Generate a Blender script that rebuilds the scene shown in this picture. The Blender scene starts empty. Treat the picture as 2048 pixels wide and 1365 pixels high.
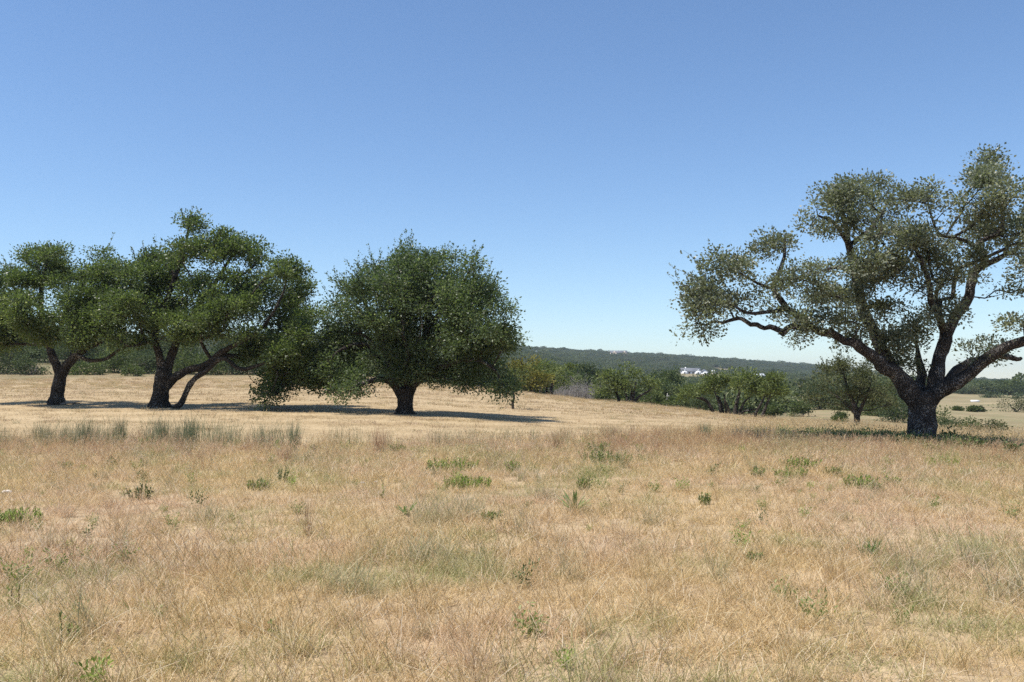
import bpy, math, random
import numpy as np
from mathutils import Vector

R = math.radians
# ------------------------------------------------------------------ camera, sky, sun, exposure
scene = bpy.context.scene
F = 1773.0           # focal length in photo pixels (2048 wide)
CH = 1.6             # eye height
HZ = 765.0           # photo row of the eye level
cam_d = bpy.data.cameras.new('camera'); cam = bpy.data.objects.new('camera', cam_d)
scene.collection.objects.link(cam); scene.camera = cam
cam.location = (0, 0, CH); cam.rotation_euler = (R(90), 0, 0)
cam_d.sensor_width = 36; cam_d.lens = F / 2048 * 36
cam_d.shift_y = (HZ - 682.5) / 2048
cam_d.clip_start = 0.05; cam_d.clip_end = 20000

SUN_EL, SUN_AZ = R(66), R(-112)          # azimuth from +Y towards +X
world = bpy.data.worlds.new('World'); scene.world = world; world.use_nodes = True
wn, wl = world.node_tree.nodes, world.node_tree.links
wn.clear()
sky = wn.new('ShaderNodeTexSky'); sky.sky_type = 'NISHITA'; sky.sun_disc = False
sky.sun_elevation = SUN_EL; sky.sun_rotation = SUN_AZ
sky.altitude = 300; sky.air_density = 1.0; sky.dust_density = 0.0; sky.ozone_density = 2.5
bg = wn.new('ShaderNodeBackground'); bg.inputs[1].default_value = 0.100
wo = wn.new('ShaderNodeOutputWorld')
hs = wn.new('ShaderNodeHueSaturation'); hs.inputs['Saturation'].default_value = 1.04
wl.new(sky.outputs[0], hs.inputs['Color']); tn = wn.new('ShaderNodeMix'); tn.data_type = 'RGBA'; tn.blend_type = 'MULTIPLY'; tn.inputs[0].default_value = 1; tn.inputs[7].default_value = (.92, .985, 1.06, 1)
wl.new(hs.outputs[0], tn.inputs[6]); wl.new(tn.outputs[2], bg.inputs[0]); wl.new(bg.outputs[0], wo.inputs[0])

sun_d = bpy.data.lights.new('sun', 'SUN'); sun_d.energy = 4.2; sun_d.angle = R(0.53); sun_d.color = (1, .955, .88)
sun = bpy.data.objects.new('sun', sun_d); scene.collection.objects.link(sun)
sdir = Vector((math.sin(SUN_AZ)*math.cos(SUN_EL), math.cos(SUN_AZ)*math.cos(SUN_EL), math.sin(SUN_EL)))
sun.rotation_euler = sdir.to_track_quat('Z', 'Y').to_euler(); sun.location = (0, 0, 60)

vs = scene.view_settings
scene.display_settings.display_device = 'sRGB'
vs.view_transform = 'Standard'; vs.look = 'None'; vs.gamma = 1; vs.use_curve_mapping = False; vs.exposure = 0.6
scene.cycles.max_bounces = 4; scene.cycles.diffuse_bounces = 2; scene.cycles.transmission_bounces = 4
scene.cycles.transparent_max_bounces = 4; scene.cycles.volume_bounces = 0
scene.cycles.use_denoising = False

C = scene.collection
# ------------------------------------------------------------------ helpers
def tag(o, label=None, cat=None, group=None, kind=None):
    if label: o['label'] = label
    if cat: o['category'] = cat
    if group: o['group'] = group
    if kind: o['kind'] = kind
    return o

def mesh_np(name, V, faces, mat=None, smooth=False, attrs=None):
    """faces: list of int arrays (n,k)"""
    me = bpy.data.meshes.new(name)
    V = np.asarray(V, np.float32)
    me.vertices.add(len(V)); me.vertices.foreach_set('co', V.ravel())
    loops, starts, off = [], [], 0
    for f in faces:
        f = np.asarray(f, np.int32)
        if len(f) == 0: continue
        loops.append(f.ravel()); starts.append(off + np.arange(len(f), dtype=np.int32)*f.shape[1]); off += f.size
    loops = np.concatenate(loops); starts = np.concatenate(starts)
    me.loops.add(len(loops)); me.loops.foreach_set('vertex_index', loops)
    me.polygons.add(len(starts)); me.polygons.foreach_set('loop_start', starts)
    if smooth: me.polygons.foreach_set('use_smooth', np.ones(len(starts), bool))
    me.update(calc_edges=True)
    for k, a in (attrs or {}).items():
        a = np.asarray(a, np.float32)
        if a.ndim == 1:
            at = me.attributes.new(k, 'FLOAT', 'POINT'); at.data.foreach_set('value', a)
        else:
            at = me.attributes.new(k, 'FLOAT_COLOR', 'POINT'); at.data.foreach_set('color', a.ravel())
    if mat: me.materials.append(mat)
    return me

def obj(name, me, parent=None, loc=(0, 0, 0)):
    o = bpy.data.objects.new(name, me); C.objects.link(o); o.location = loc
    if parent: o.parent = parent
    return o

def empty(name, loc):
    o = bpy.data.objects.new(name, None); C.objects.link(o); o.location = loc; o.empty_display_size = .2
    return o

class MB:
    def __init__(s): s.V, s.Fq, s.Ft, s.n, s.A = [], [], [], 0, []
    def add(s, V, Fq=None, Ft=None, a=None):
        V = np.asarray(V, float); s.V.append(V)
        if Fq is not None and len(Fq): s.Fq.append(np.asarray(Fq)+s.n)
        if Ft is not None and len(Ft): s.Ft.append(np.asarray(Ft)+s.n)
        s.A.append(np.full(len(V), .5) if a is None else np.asarray(a)); s.n += len(V)
    def mesh(s, name, mat, smooth=False):
        fs = []
        if s.Fq: fs.append(np.concatenate(s.Fq))
        if s.Ft: fs.append(np.concatenate(s.Ft))
        return mesh_np(name, np.concatenate(s.V), fs, mat, smooth, {'tint': np.concatenate(s.A)})

def box(mb, x0, x1, y0, y1, z0, z1):
    V = [(x, y, z) for z in (z0, z1) for y in (y0, y1) for x in (x0, x1)]
    mb.add(V, [(0, 2, 3, 1), (4, 5, 7, 6), (0, 1, 5, 4), (2, 6, 7, 3), (0, 4, 6, 2), (1, 3, 7, 5)])

# ------------------------------------------------------------------ terrain
def to_w(z): return np.sign(z)*np.log1p(np.abs(z)/.3)
def from_w(w): return np.sign(w)*.3*np.expm1(np.abs(w))
_cp = []
def gp(px, py, d): _cp.append(((px-1024)/F, d, CH-(py-HZ)/F*d))
for px in (-900, 0, 500, 1024, 1500, 2048, 2900):
    for d in (2.0, 5.0, 10.0): _cp.append(((px-1024)/F, d, 0.0))
for a in [(-900,880,22),(0,885,22),(500,885,22),(1000,882,22.5),(1400,872,24),(1843,892,24),(2048,905,22.5),(2900,930,22),
          (-900,800,39),(112,810,39),(320,815,38),(810,828,36),(1026,817,48),(1300,838,42),(1600,856,40),(1800,868,36),(2048,882,34),(2900,920,36),
          (-900,745,85),(0,757,85),(280,757,85),(500,760,82),(700,765,80),(1000,779,76),(1100,791,76),(1250,806,75),(1400,823,68),(1440,827,65),(1520,837,62),(1715,853,58),(1850,870,50),
          (-900,700,130),(110,730,115),(500,742,120),(800,765,120),
          (1080,805,120),(1250,835,115),(1400,840,115),(1600,833,110),(1600,815,160),(1650,824,122),(1780,848,92),(1880,868,62),
          (2048,862,88),(2900,890,80),(2048,826,170),(1950,807,260),(2048,803,270),(1900,794,350),(2900,830,200),(2900,800,400),
          (1100,808,250),(1100,788,400),(1100,754,600),(1100,724,900),(1200,818,250),(1200,800,400),(1400,815,270),(1400,797,420),(1400,778,560),(1390,762,700),(1382,749,890),(1508,762,700),(1520,795,420),(1610,772,520),(1610,803,270),(1610,785,400),(1800,772,700),(2048,782,700),
          (800,780,250),(300,740,250),(-900,690,250),(300,715,600),(-900,670,600),
          (-900,690,1500),(300,697,1500),(1060,702,1500),(1300,715,1500),(1500,729,1500),(1640,742,1500),(1800,757,1500),(2048,776,1500),(2300,774,1500),(2900,770,1500),(-900,705,2200),(300,709,2200),(1060,711,2200),(1200,716,2200),(1300,722,2200),(1500,737,2200),(1640,749,2200),(1800,762,2200),(2048,774,2200),(2900,770,2200),
          (-900,720,3800),(300,730,3800),(1060,735,3800),(1500,752,3800),(2048,772,3800),(2900,775,3800)]:
    gp(*a)
_cp = np.array(_cp)
def _ker(r2): return np.where(r2 > 0, .5*r2*np.log(np.maximum(r2, 1e-12)), 0)
_P = np.stack([_cp[:, 0]*2.2, np.log(_cp[:, 1])], 1); _W = to_w(_cp[:, 2]); _n = len(_P)
_K = _ker(((_P[:, None]-_P[None])**2).sum(-1)) + np.eye(_n)*.004
_Q = np.concatenate([np.ones((_n, 1)), _P], 1)
_A = np.block([[_K, _Q], [_Q.T, np.zeros((3, 3))]])
_S = np.linalg.solve(_A, np.concatenate([_W, np.zeros(3)]))
def _tps(t, d):
    p = np.stack([t*2.2, np.log(d)], 1)
    k = _ker(((p[:, None]-_P[None])**2).sum(-1))
    return k @ _S[:_n] + _S[_n] + p @ _S[_n+1:]
def hgt(x, y):
    x = np.atleast_1d(np.asarray(x, float)); y = np.atleast_1d(np.asarray(y, float))
    out = np.empty(len(x))
    for i in range(0, len(x), 20000):
        xs, ys = x[i:i+20000], y[i:i+20000]
        az = np.arctan2(xs, ys); rad = np.maximum(np.hypot(xs, ys), .6)
        lim = R(46)
        t = np.tan(np.clip(az, -lim, lim)); d = np.clip(rad*np.cos(np.clip(az, -lim, lim)), 1.5, 4200)
        w = _tps(t, d)
        b = np.clip((np.abs(az)-lim)/(math.pi-lim), 0, 1); b = b*b*(3-2*b)
        if b.any():
            k = b > 0
            wa = .5*(_tps(np.full(k.sum(), -math.tan(lim)), d[k])+_tps(np.full(k.sum(), math.tan(lim)), d[k]))
            w[k] = w[k]*(1-b[k])+wa*b[k]
        z = from_w(w)
        near = np.exp(-rad/40)
        z += near*(.022*np.sin(xs*1.7+.6*np.sin(ys*.9))*np.sin(ys*1.3+.4)+.012*np.sin(xs*4.1+ys*2.3)) * np.clip(rad/4, 0, 1)
        z += np.clip((rad-120)/400, 0, 1)*(.9*np.sin(xs/63+1.2)*np.sin(ys/71)+.5*np.sin(xs/23+ys/31))
        out[i:i+20000] = z
    return out
def hz(x, y): return float(hgt([x], [y])[0])
def X(px, Y): return (px-1024)/F*Y
def Z(py, Y): return CH-(py-HZ)/F*Y
def at(px, Y):
    x = X(px, Y); return (x, Y, hz(x, Y))

def sm(x, a, b):
    t = np.clip((x-a)/(b-a), 0, 1); return t*t*(3-2*t)
def vnoise(x, y, s, seed=0):
    x = np.asarray(x)/s; y = np.asarray(y)/s
    xi = np.floor(x).astype(np.int64); yi = np.floor(y).astype(np.int64); fx = x-xi; fy = y-yi
    fx = fx*fx*(3-2*fx); fy = fy*fy*(3-2*fy)
    def h(a, b):
        n = (a*374761393+b*668265263+seed*974634777) & 0x7fffffff
        n = ((n ^ (n >> 13))*1274126177) & 0x7fffffff
        return ((n ^ (n >> 16)) & 0xffff)/65535.
    return (h(xi, yi)*(1-fx)+h(xi+1, yi)*fx)*(1-fy)+(h(xi, yi+1)*(1-fx)+h(xi+1, yi+1)*fx)*fy
def fbm(x, y, s, seed=0):
    return (vnoise(x, y, s, seed)+.5*vnoise(x, y, s/2.1, seed+1)+.25*vnoise(x, y, s/4.3, seed+2))/1.75

def mow_edge(x, y):       # depth where the uncut grass ends and the mown field starts
    px = 1024+F*x/np.maximum(y, .5)
    return 22.3+.6*np.sin(x*.35)+.5*(vnoise(x, y*0, 3.1, 5)-.5)+2.5*sm(px, 1050, 1500)+30*sm(px, 1420, 1700)
# clearings of the far country: photo column range and depth range
CLEAR = [(1335,1445,640,930),(1325,1345,700,900),(1572,1655,200,560),(1420,1480,1050,1180),(1600,1800,100,150),
         (1560,1620,120,210),(1790,2400,60,360),(1215,1262,1330,1440),(1500,1520,640,720),(1060,1085,1000,1060),(1112,1130,900,960),(1925,1950,420,450)]
def wood(x, y):           # 1 where woodland covers the ground
    x = np.asarray(x, float); y = np.asarray(y, float)
    px = 1024+F*x/np.maximum(y, 1); w = sm(y, 95, 130)
    w = np.where(px > 1780, sm(y, 335, 365), w)
    jx = (vnoise(x, y, 35, 9)-.5)*50; jy = (vnoise(x, y, 35, 12)-.5)*.10
    for a, b, c, d in CLEAR:
        yy = y*(1+jy)
        inside = (px+jx*40/np.maximum(y, 40) > a) & (px+jx*40/np.maximum(y, 40) < b) & (yy > c) & (yy < d)
        w = np.where(inside, 0, w)
    return w

# ------------------------------------------------------------------ materials
def nt(name):
    m = bpy.data.materials.new(name); m.use_nodes = True
    n, l = m.node_tree.nodes, m.node_tree.links; n.clear()
    out = n.new('ShaderNodeOutputMaterial')
    return m, n, l, out
def ramp(n, l, src, stops):
    r = n.new('ShaderNodeValToRGB'); e = r.color_ramp.elements
    while len(e) < len(stops): e.new(.5)
    for i, (p, c) in enumerate(stops): e[i].position = p; e[i].color = (*c, 1)
    l.new(src, r.inputs[0]); return r.outputs[0]
def noise(n, l, vec, scale, detail=3, rough=.55):
    t = n.new('ShaderNodeTexNoise'); t.inputs['Scale'].default_value = scale
    t.inputs['Detail'].default_value = detail; t.inputs['Roughness'].default_value = rough
    if vec is not None: l.new(vec, t.inputs['Vector'])
    return t.outputs[0]
def mixc(n, l, fac, a, b, mode='MIX'):
    m = n.new('ShaderNodeMix'); m.data_type = 'RGBA'; m.blend_type = mode
    for s, v in ((m.inputs[0], fac), (m.inputs[6], a), (m.inputs[7], b)):
        if hasattr(v, 'is_output'): l.new(v, s)
        elif isinstance(v, (int, float)): s.default_value = v
        else: s.default_value = (*v, 1)
    return m.outputs[2]
def mapr(n, l, v, a, b, c=0, d=1):
    m = n.new('ShaderNodeMapRange'); m.inputs[1].default_value = a; m.inputs[2].default_value = b
    m.inputs[3].default_value = c; m.inputs[4].default_value = d; l.new(v, m.inputs[0]); return m.outputs[0]
def attr(n, name):
    a = n.new('ShaderNodeAttribute'); a.attribute_name = name; return a
def wpos(n): return n.new('ShaderNodeNewGeometry').outputs['Position']
def fmath(n, l, op, a, b):
    m = n.new('ShaderNodeMath'); m.operation = op
    for s, v in ((m.inputs[0], a), (m.inputs[1], b)):
        if hasattr(v, 'is_output'): l.new(v, s)
        else: s.default_value = v
    return m.outputs[0]

def leaf_mat(name, stops, trans=.25, rough=.42, spec=.5, patch=1.0):
    m, n, l, out = nt(name)
    col = ramp(n, l, attr(n, 'tint').outputs['Fac'], stops)
    p = n.new('ShaderNodeBsdfPrincipled'); p.inputs['Roughness'].default_value = rough
    p.inputs['Specular IOR Level'].default_value = spec
    l.new(col, p.inputs['Base Color'])
    t = n.new('ShaderNodeBsdfTranslucent')
    l.new(mixc(n, l, 1.0, col, (1.05, 1.15, .65), 'MULTIPLY'), t.inputs[0])
    mx = n.new('ShaderNodeMixShader'); mx.inputs[0].default_value = trans
    l.new(p.outputs[0], mx.inputs[1]); l.new(t.outputs[0], mx.inputs[2]); l.new(mx.outputs[0], out.inputs[0])
    return m

def bark_mat(name, dark, mid, lichen, amount, scale=1.0):
    m, n, l, out = nt(name)
    pos = wpos(n)
    mp = n.new('ShaderNodeMapping'); mp.inputs['Scale'].default_value = (1, 1, .35); l.new(pos, mp.inputs[0])
    v = n.new('ShaderNodeTexVoronoi'); v.feature = 'DISTANCE_TO_EDGE'; v.inputs['Scale'].default_value = 16*scale; l.new(mp.outputs[0], v.inputs['Vector'])
    f = noise(n, l, mp.outputs[0], 14*scale, 5, .65)
    crack = mapr(n, l, v.outputs['Distance'], 0, .22)
    base = mixc(n, l, mapr(n, l, f, .3, .7), dark, mid)
    base = mixc(n, l, crack, tuple(c*.45 for c in dark), base)
    sp = noise(n, l, pos, 20*scale, 3, .7)
    sp2 = noise(n, l, pos, 2.2*scale, 2, .5)
    li = mapr(n, l, fmath(n, l, 'ADD', sp, fmath(n, l, 'MULTIPLY', sp2, .5)), amount, amount+.05)
    col = mixc(n, l, li, base, lichen)
    p = n.new('ShaderNodeBsdfPrincipled'); p.inputs['Roughness'].default_value = .9; p.inputs['Specular IOR Level'].default_value = .2
    l.new(col, p.inputs['Base Color'])
    b = n.new('ShaderNodeBump'); b.inputs['Strength'].default_value = .9; b.inputs['Distance'].default_value = .03
    l.new(fmath(n, l, 'ADD', crack, f), b.inputs['Height']); l.new(b.outputs[0], p.inputs['Normal'])
    l.new(p.outputs[0], out.inputs[0]); return m

def plain(name, col, rough=.7, var=.12, scale=3, metal=0, bump=0):
    m, n, l, out = nt(name)
    f = noise(n, l, wpos(n), scale, 4)
    c = mixc(n, l, mapr(n, l, f, .3, .7), tuple(x*(1-var) for x in col), tuple(min(1, x*(1+var)) for x in col))
    p = n.new('ShaderNodeBsdfPrincipled'); p.inputs['Roughness'].default_value = rough; p.inputs['Metallic'].default_value = metal
    l.new(c, p.inputs['Base Color'])
    if bump:
        b = n.new('ShaderNodeBump'); b.inputs['Strength'].default_value = bump; b.inputs['Distance'].default_value = .05
        l.new(f, b.inputs['Height']); l.new(b.outputs[0], p.inputs['Normal'])
    l.new(p.outputs[0], out.inputs[0]); return m

def grass_mat(name, straw, pink, green, pink_lo=.45, pink_hi=.6, green_lo=.55, green_hi=.68, trans=.35, swath=False):
    m, n, l, out = nt(name)
    pos = wpos(n); tint = attr(n, 'tint').outputs['Fac']
    cs = ramp(n, l, tint, straw); cp = ramp(n, l, tint, pink); cg = ramp(n, l, tint, green)
    n1 = noise(n, l, pos, .33, 4, .6)
    n2 = noise(n, l, pos, .55, 4, .65)
    jit = fmath(n, l, 'MULTIPLY', fmath(n, l, 'SUBTRACT', tint, .5), .14)
    c = mixc(n, l, mapr(n, l, fmath(n, l, 'ADD', n1, jit), pink_lo, pink_hi), cs, cp)
    mp = n.new('ShaderNodeMapping'); mp.inputs['Location'].default_value = (17, 5, 3); l.new(pos, mp.inputs[0])
    n3 = noise(n, l, mp.outputs[0], .8, 4, .65)
    jit2 = fmath(n, l, 'MULTIPLY', fmath(n, l, 'SUBTRACT', tint, .5), -.22)
    c = mixc(n, l, mapr(n, l, fmath(n, l, 'ADD', n3, jit2), green_lo, green_hi), c, cg)
    if swath:
        mp2 = n.new('ShaderNodeMapping'); mp2.inputs['Scale'].default_value = (.03, .55, 0); mp2.inputs['Rotation'].default_value = (0, 0, .04); l.new(pos, mp2.inputs[0])
        w = noise(n, l, mp2.outputs[0], 1.0, 3, .6)
        c = mixc(n, l, mapr(n, l, w, .35, .65), mixc(n, l, 1.0, c, (.84, .81, .76), 'MULTIPLY'), mixc(n, l, 1.0, c, (1.05, 1.05, 1.05), 'MULTIPLY'))
    d = n.new('ShaderNodeBsdfPrincipled'); d.inputs['Roughness'].default_value = .65; d.inputs['Specular IOR Level'].default_value = .25
    l.new(c, d.inputs['Base Color'])
    t = n.new('ShaderNodeBsdfTranslucent'); l.new(c, t.inputs[0])
    mx = n.new('ShaderNodeMixShader'); mx.inputs[0].default_value = trans
    l.new(d.outputs[0], mx.inputs[1]); l.new(t.outputs[0], mx.inputs[2]); l.new(mx.outputs[0], out.inputs[0])
    return m

STRAW = [(0, (.39, .265, .118)), (.35, (.645, .48, .24)), (.8, (.78, .60, .335)), (1, (.88, .77, .53))]
PINK = [(0, (.39, .245, .145)), (.35, (.64, .45, .285)), (.8, (.77, .58, .395)), (1, (.87, .76, .58))]
GREEN = [(0, (.25, .26, .09)), (.5, (.45, .43, .19)), (1, (.64, .59, .34))]
M_grass = grass_mat('dry_grass_blades', STRAW, PINK, GREEN, .46, .62, .52, .66, trans=.45)
M_stub = grass_mat('mown_straw', [(0, (.36, .26, .14)), (.5, (.53, .405, .24)), (1, (.70, .58, .40))], [(0, (.35, .24, .145)), (.5, (.52, .38, .245)), (1, (.67, .53, .39))],
                   [(0, (.24, .22, .07)), (1, (.46, .40, .18))], .5, .65, .56, .72, swath=True)
M_pale = grass_mat('pale_meadow_blades', [(0, (.40, .28, .13)), (.5, (.58, .44, .23)), (1, (.76, .64, .40))], [(0, (.38, .25, .14)), (.5, (.56, .40, .24)), (1, (.72, .58, .40))], [(0, (.24, .22, .07)), (1, (.46, .40, .18))], .5, .65, .58, .74)
M_blue = grass_mat('bluestem_stalks', [(0, (.20, .20, .10)), (.5, (.31, .32, .175)), (1, (.48, .46, .28))], [(0, (.24, .12, .07)), (.5, (.33, .20, .11)), (1, (.45, .32, .19))],
                   [(0, (.12, .16, .08)), (1, (.27, .30, .17))], .56, .68, .42, .55)
M_red = grass_mat('russet_grass', [(0, (.34, .20, .10)), (1, (.62, .43, .25))], [(0, (.35, .20, .11)), (1, (.62, .42, .27))], [(0, (.26, .21, .10)), (1, (.46, .38, .20))])
M_greygrass = grass_mat('grey_green_grass', [(0, (.32, .29, .14)), (1, (.60, .53, .32))], [(0, (.36, .30, .17)), (1, (.62, .51, .34))], [(0, (.24, .26, .11)), (1, (.48, .46, .26))])
M_lime = leaf_mat('bright_forb_leaves', [(0, (.16, .22, .045)), (.6, (.29, .37, .09)), (1, (.46, .52, .20))], .45, .6, .2)
M_forb = leaf_mat('dark_forb_leaves', [(0, (.06, .085, .03)), (.6, (.11, .145, .055)), (1, (.20, .23, .10))], .3, .55, .2)
M_yucca = leaf_mat('sword_leaves', [(0, (.09, .15, .045)), (1, (.22, .30, .11))], .3, .6, .2)
M_oakR = leaf_mat('grey_olive_leaves', [(0, (.095, .108, .066)), (.55, (.18, .196, .128)), (.85, (.29, .305, .215)), (1, (.46, .46, .38))], .42, .40, .5)
M_oakL = leaf_mat('oak_leaves', [(0, (0.046, 0.067, 0.025)), (.55, (0.109, 0.147, 0.051)), (.88, (0.190, 0.230, 0.086)), (1, (0.345, 0.368, 0.207))], .50, .42, .45)
M_oakC = leaf_mat('live_oak_leaves', [(0, (0.046, 0.069, 0.030)), (.55, (0.109, 0.149, 0.063)), (.88, (0.196, 0.236, 0.109)), (1, (0.345, 0.368, 0.218))], .50, .42, .45)
M_mid = leaf_mat('mid_tree_leaves', [(0, (0.045, 0.063, 0.021)), (.55, (0.101, 0.129, 0.047)), (1, (0.185, 0.207, 0.090))], .4, .6, .15)
M_grey = leaf_mat('grey_green_leaves', [(0, (.05, .06, .025)), (.55, (.10, .11, .05)), (1, (.19, .19, .11))], .35, .6, .12)
M_yel = leaf_mat('yellow_leaves', [(0, (.10, .10, .025)), (.5, (.18, .165, .045)), (1, (.32, .27, .09))], .4, .6, .12)
M_ygreen = leaf_mat('yellow_green_leaves', [(0, (.08, .10, .02)), (.5, (.16, .18, .035)), (1, (.28, .28, .07))], .4, .6, .12)
M_cedar = leaf_mat('cedar_leaves', [(0, (0.043, 0.062, 0.029)), (.55, (0.090, 0.114, 0.054)), (1, (0.162, 0.185, 0.095))], .3, .65, .1)
M_row = leaf_mat('field_edge_leaves', [(0, (0.066, 0.086, 0.029)), (.55, (0.150, 0.182, 0.067)), (1, (0.258, 0.282, 0.126))], .42, .6, .15)
M_farw = leaf_mat('far_wood_leaves', [(0, (0.075, 0.094, 0.040)), (.55, (0.156, 0.181, 0.081)), (1, (0.269, 0.288, 0.150))], .4, .6, .1)
M_woodg = leaf_mat('grey_wood_leaves', [(0, (0.066, 0.078, 0.038)), (.55, (0.138, 0.150, 0.079)), (1, (0.240, 0.246, 0.144))], .4, .6, .1)
M_weed = leaf_mat('weed_leaves', [(0, (.16, .19, .06)), (.6, (.27, .30, .115)), (1, (.43, .44, .23))], .45, .6, .15)
M_barkD = bark_mat('dark_oak_bark', (.035, .028, .022), (.085, .068, .052), (.34, .31, .27), .86)
M_barkR = bark_mat('lichened_oak_bark', (.045, .037, .032), (.115, .098, .086), (.34, .32, .295), .84, 1.4)
M_twig = plain('grey_twigs', (.16, .135, .11), .9, .3, 9)
M_deadtwig = plain('grey_dead_twigs', (.27, .24, .21), .9, .3, 5)
M_dead = plain('bleached_dead_wood', (.40, .37, .33), .9, .25, 8)

# ground
m, n, l, out = nt('ground_cover')
pos = wpos(n)
cov = attr(n, 'cover'); sep = n.new('ShaderNodeSeparateColor'); l.new(cov.outputs['Color'], sep.inputs[0])
f1 = noise(n, l, pos, .35, 5, .6); f2 = noise(n, l, pos, 6, 6, .7); f3 = noise(n, l, pos, .05, 4, .6)
th = mixc(n, l, mapr(n, l, f2, .3, .7), (.27, .195, .115), (.52, .39, .24))
mown = mixc(n, l, mapr(n, l, f2, .3, .7), (.33, .24, .135), (.53, .41, .25))
mp = n.new('ShaderNodeMapping'); mp.inputs['Scale'].default_value = (.03, .6, 0); mp.inputs['Rotation'].default_value = (0, 0, .04); l.new(pos, mp.inputs[0])
sw = noise(n, l, mp.outputs[0], 1.0, 3, .6)
mown = mixc(n, l, mapr(n, l, sw, .35, .65), mixc(n, l, 1.0, mown, (.84, .81, .76), 'MULTIPLY'), mixc(n, l, 1.0, mown, (1.05, 1.05, 1.05), 'MULTIPLY'))
far = mixc(n, l, mapr(n, l, f3, .3, .7), (.23, .175, .10), (.36, .28, .165))
far = mixc(n, l, mapr(n, l, f1, .42, .66), far, (.20, .19, .095))
wd = mixc(n, l, mapr(n, l, f1, .3, .7), (.07, .07, .035), (.14, .12, .07))
c = mixc(n, l, sep.outputs[0], th, mown)
c = mixc(n, l, sep.outputs[1], c, far)
c = mixc(n, l, sep.outputs[2], c, wd)
p = n.new('ShaderNodeBsdfPrincipled'); p.inputs['Roughness'].default_value = .95; p.inputs['Specular IOR Level'].default_value = .1
l.new(c, p.inputs['Base Color'])
b = n.new('ShaderNodeBump'); b.inputs['Strength'].default_value = .6; b.inputs['Distance'].default_value = .05
l.new(f2, b.inputs['Height']); l.new(b.outputs[0], p.inputs['Normal']); l.new(p.outputs[0], out.inputs[0])
M_ground = m

# ------------------------------------------------------------------ ground sheet
rad = np.concatenate([[.5], np.geomspace(1.5, 4100, 230)])
azf = np.concatenate([np.radians(np.linspace(-44, 44, 330)), np.radians(np.linspace(44, 316, 112)[1:-1])])
RR, AA = np.meshgrid(rad, azf, indexing='ij')
gx, gy = (RR*np.sin(AA)).ravel(), (RR*np.cos(AA)).ravel()
gz = hgt(gx, gy)
nr, na = RR.shape
i = np.arange(nr-1)[:, None]*na+np.arange(na)[None]
j = np.arange(nr-1)[:, None]*na+(np.arange(na)[None]+1) % na
quads = np.stack([i, i+na, j+na, j], -1).reshape(-1, 4)[:, ::-1]
me_edge = mow_edge(gx, gy)
front = gy > 0
cov = np.zeros((len(gx), 4), np.float32); cov[:, 3] = 1
cov[:, 0] = np.where(front, sm(gy, me_edge-.8, me_edge+.8), 0)
cov[:, 1] = sm(np.hypot(gx, gy), 85, 100)
cov[:, 2] = np.where(front, wood(gx, gy), .3*sm(np.hypot(gx, gy), 100, 200))
V = np.stack([gx, gy, gz], 1); V = np.concatenate([V, [[0, 0, 0]]]); cov = np.concatenate([cov, [[0, 0, 0, 1]]])
cap = np.stack([np.arange(na), np.full(na, len(V)-1), (np.arange(na)+1) % na], 1)
g = obj('ground', mesh_np('ground', V, [quads, cap[:, ::-1]], M_ground, True, {'cover': cov}))
tag(g, kind='structure')

# ------------------------------------------------------------------ scatter (geometry nodes)
HID = bpy.data.collections.new('scatter_sources')   # not linked to the scene
def scatter(name, variants, P, scl, rot, vid):
    """one object holding points; each point shows one of the variant meshes"""
    me = bpy.data.meshes.new(name); me.vertices.add(len(P)); me.vertices.foreach_set('co', np.asarray(P, np.float32).ravel())
    a = me.attributes.new('scl', 'FLOAT', 'POINT'); a.data.foreach_set('value', np.asarray(scl, np.float32))
    a = me.attributes.new('rot', 'FLOAT_VECTOR', 'POINT'); a.data.foreach_set('vector', np.asarray(rot, np.float32).ravel())
    a = me.attributes.new('vid', 'INT', 'POINT'); a.data.foreach_set('value', np.asarray(vid, np.int32))
    o = obj(name, me)
    t = bpy.data.node_groups.new(name, 'GeometryNodeTree')
    t.interface.new_socket('Geometry', in_out='INPUT', socket_type='NodeSocketGeometry')
    t.interface.new_socket('Geometry', in_out='OUTPUT', socket_type='NodeSocketGeometry')
    N, L = t.nodes, t.links
    gi, go = N.new('NodeGroupInput'), N.new('NodeGroupOutput')
    j = N.new('GeometryNodeJoinGeometry')
    for v in variants:
        so = bpy.data.objects.new(v.name, v); HID.objects.link(so)
        oi = N.new('GeometryNodeObjectInfo'); oi.inputs['Object'].default_value = so
        g2 = N.new('GeometryNodeGeometryToInstance'); L.new(oi.outputs['Geometry'], g2.inputs[0]); L.new(g2.outputs[0], j.inputs[0])
    ip = N.new('GeometryNodeInstanceOnPoints')
    L.new(gi.outputs[0], ip.inputs['Points']); L.new(j.outputs[0], ip.inputs['Instance'])
    ip.inputs['Pick Instance'].default_value = True
    def na_(nm, ty):
        q = N.new('GeometryNodeInputNamedAttribute'); q.data_type = ty; q.inputs[0].default_value = nm; return q.outputs[0]
    L.new(na_('vid', 'INT'), ip.inputs['Instance Index'])
    e = N.new('FunctionNodeEulerToRotation'); L.new(na_('rot', 'FLOAT_VECTOR'), e.inputs[0]); L.new(e.outputs[0], ip.inputs['Rotation'])
    L.new(na_('scl', 'FLOAT'), ip.inputs['Scale'])
    L.new(ip.outputs[0], go.inputs[0])
    md = o.modifiers.new('scatter', 'NODES'); md.node_group = t
    return o

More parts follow.
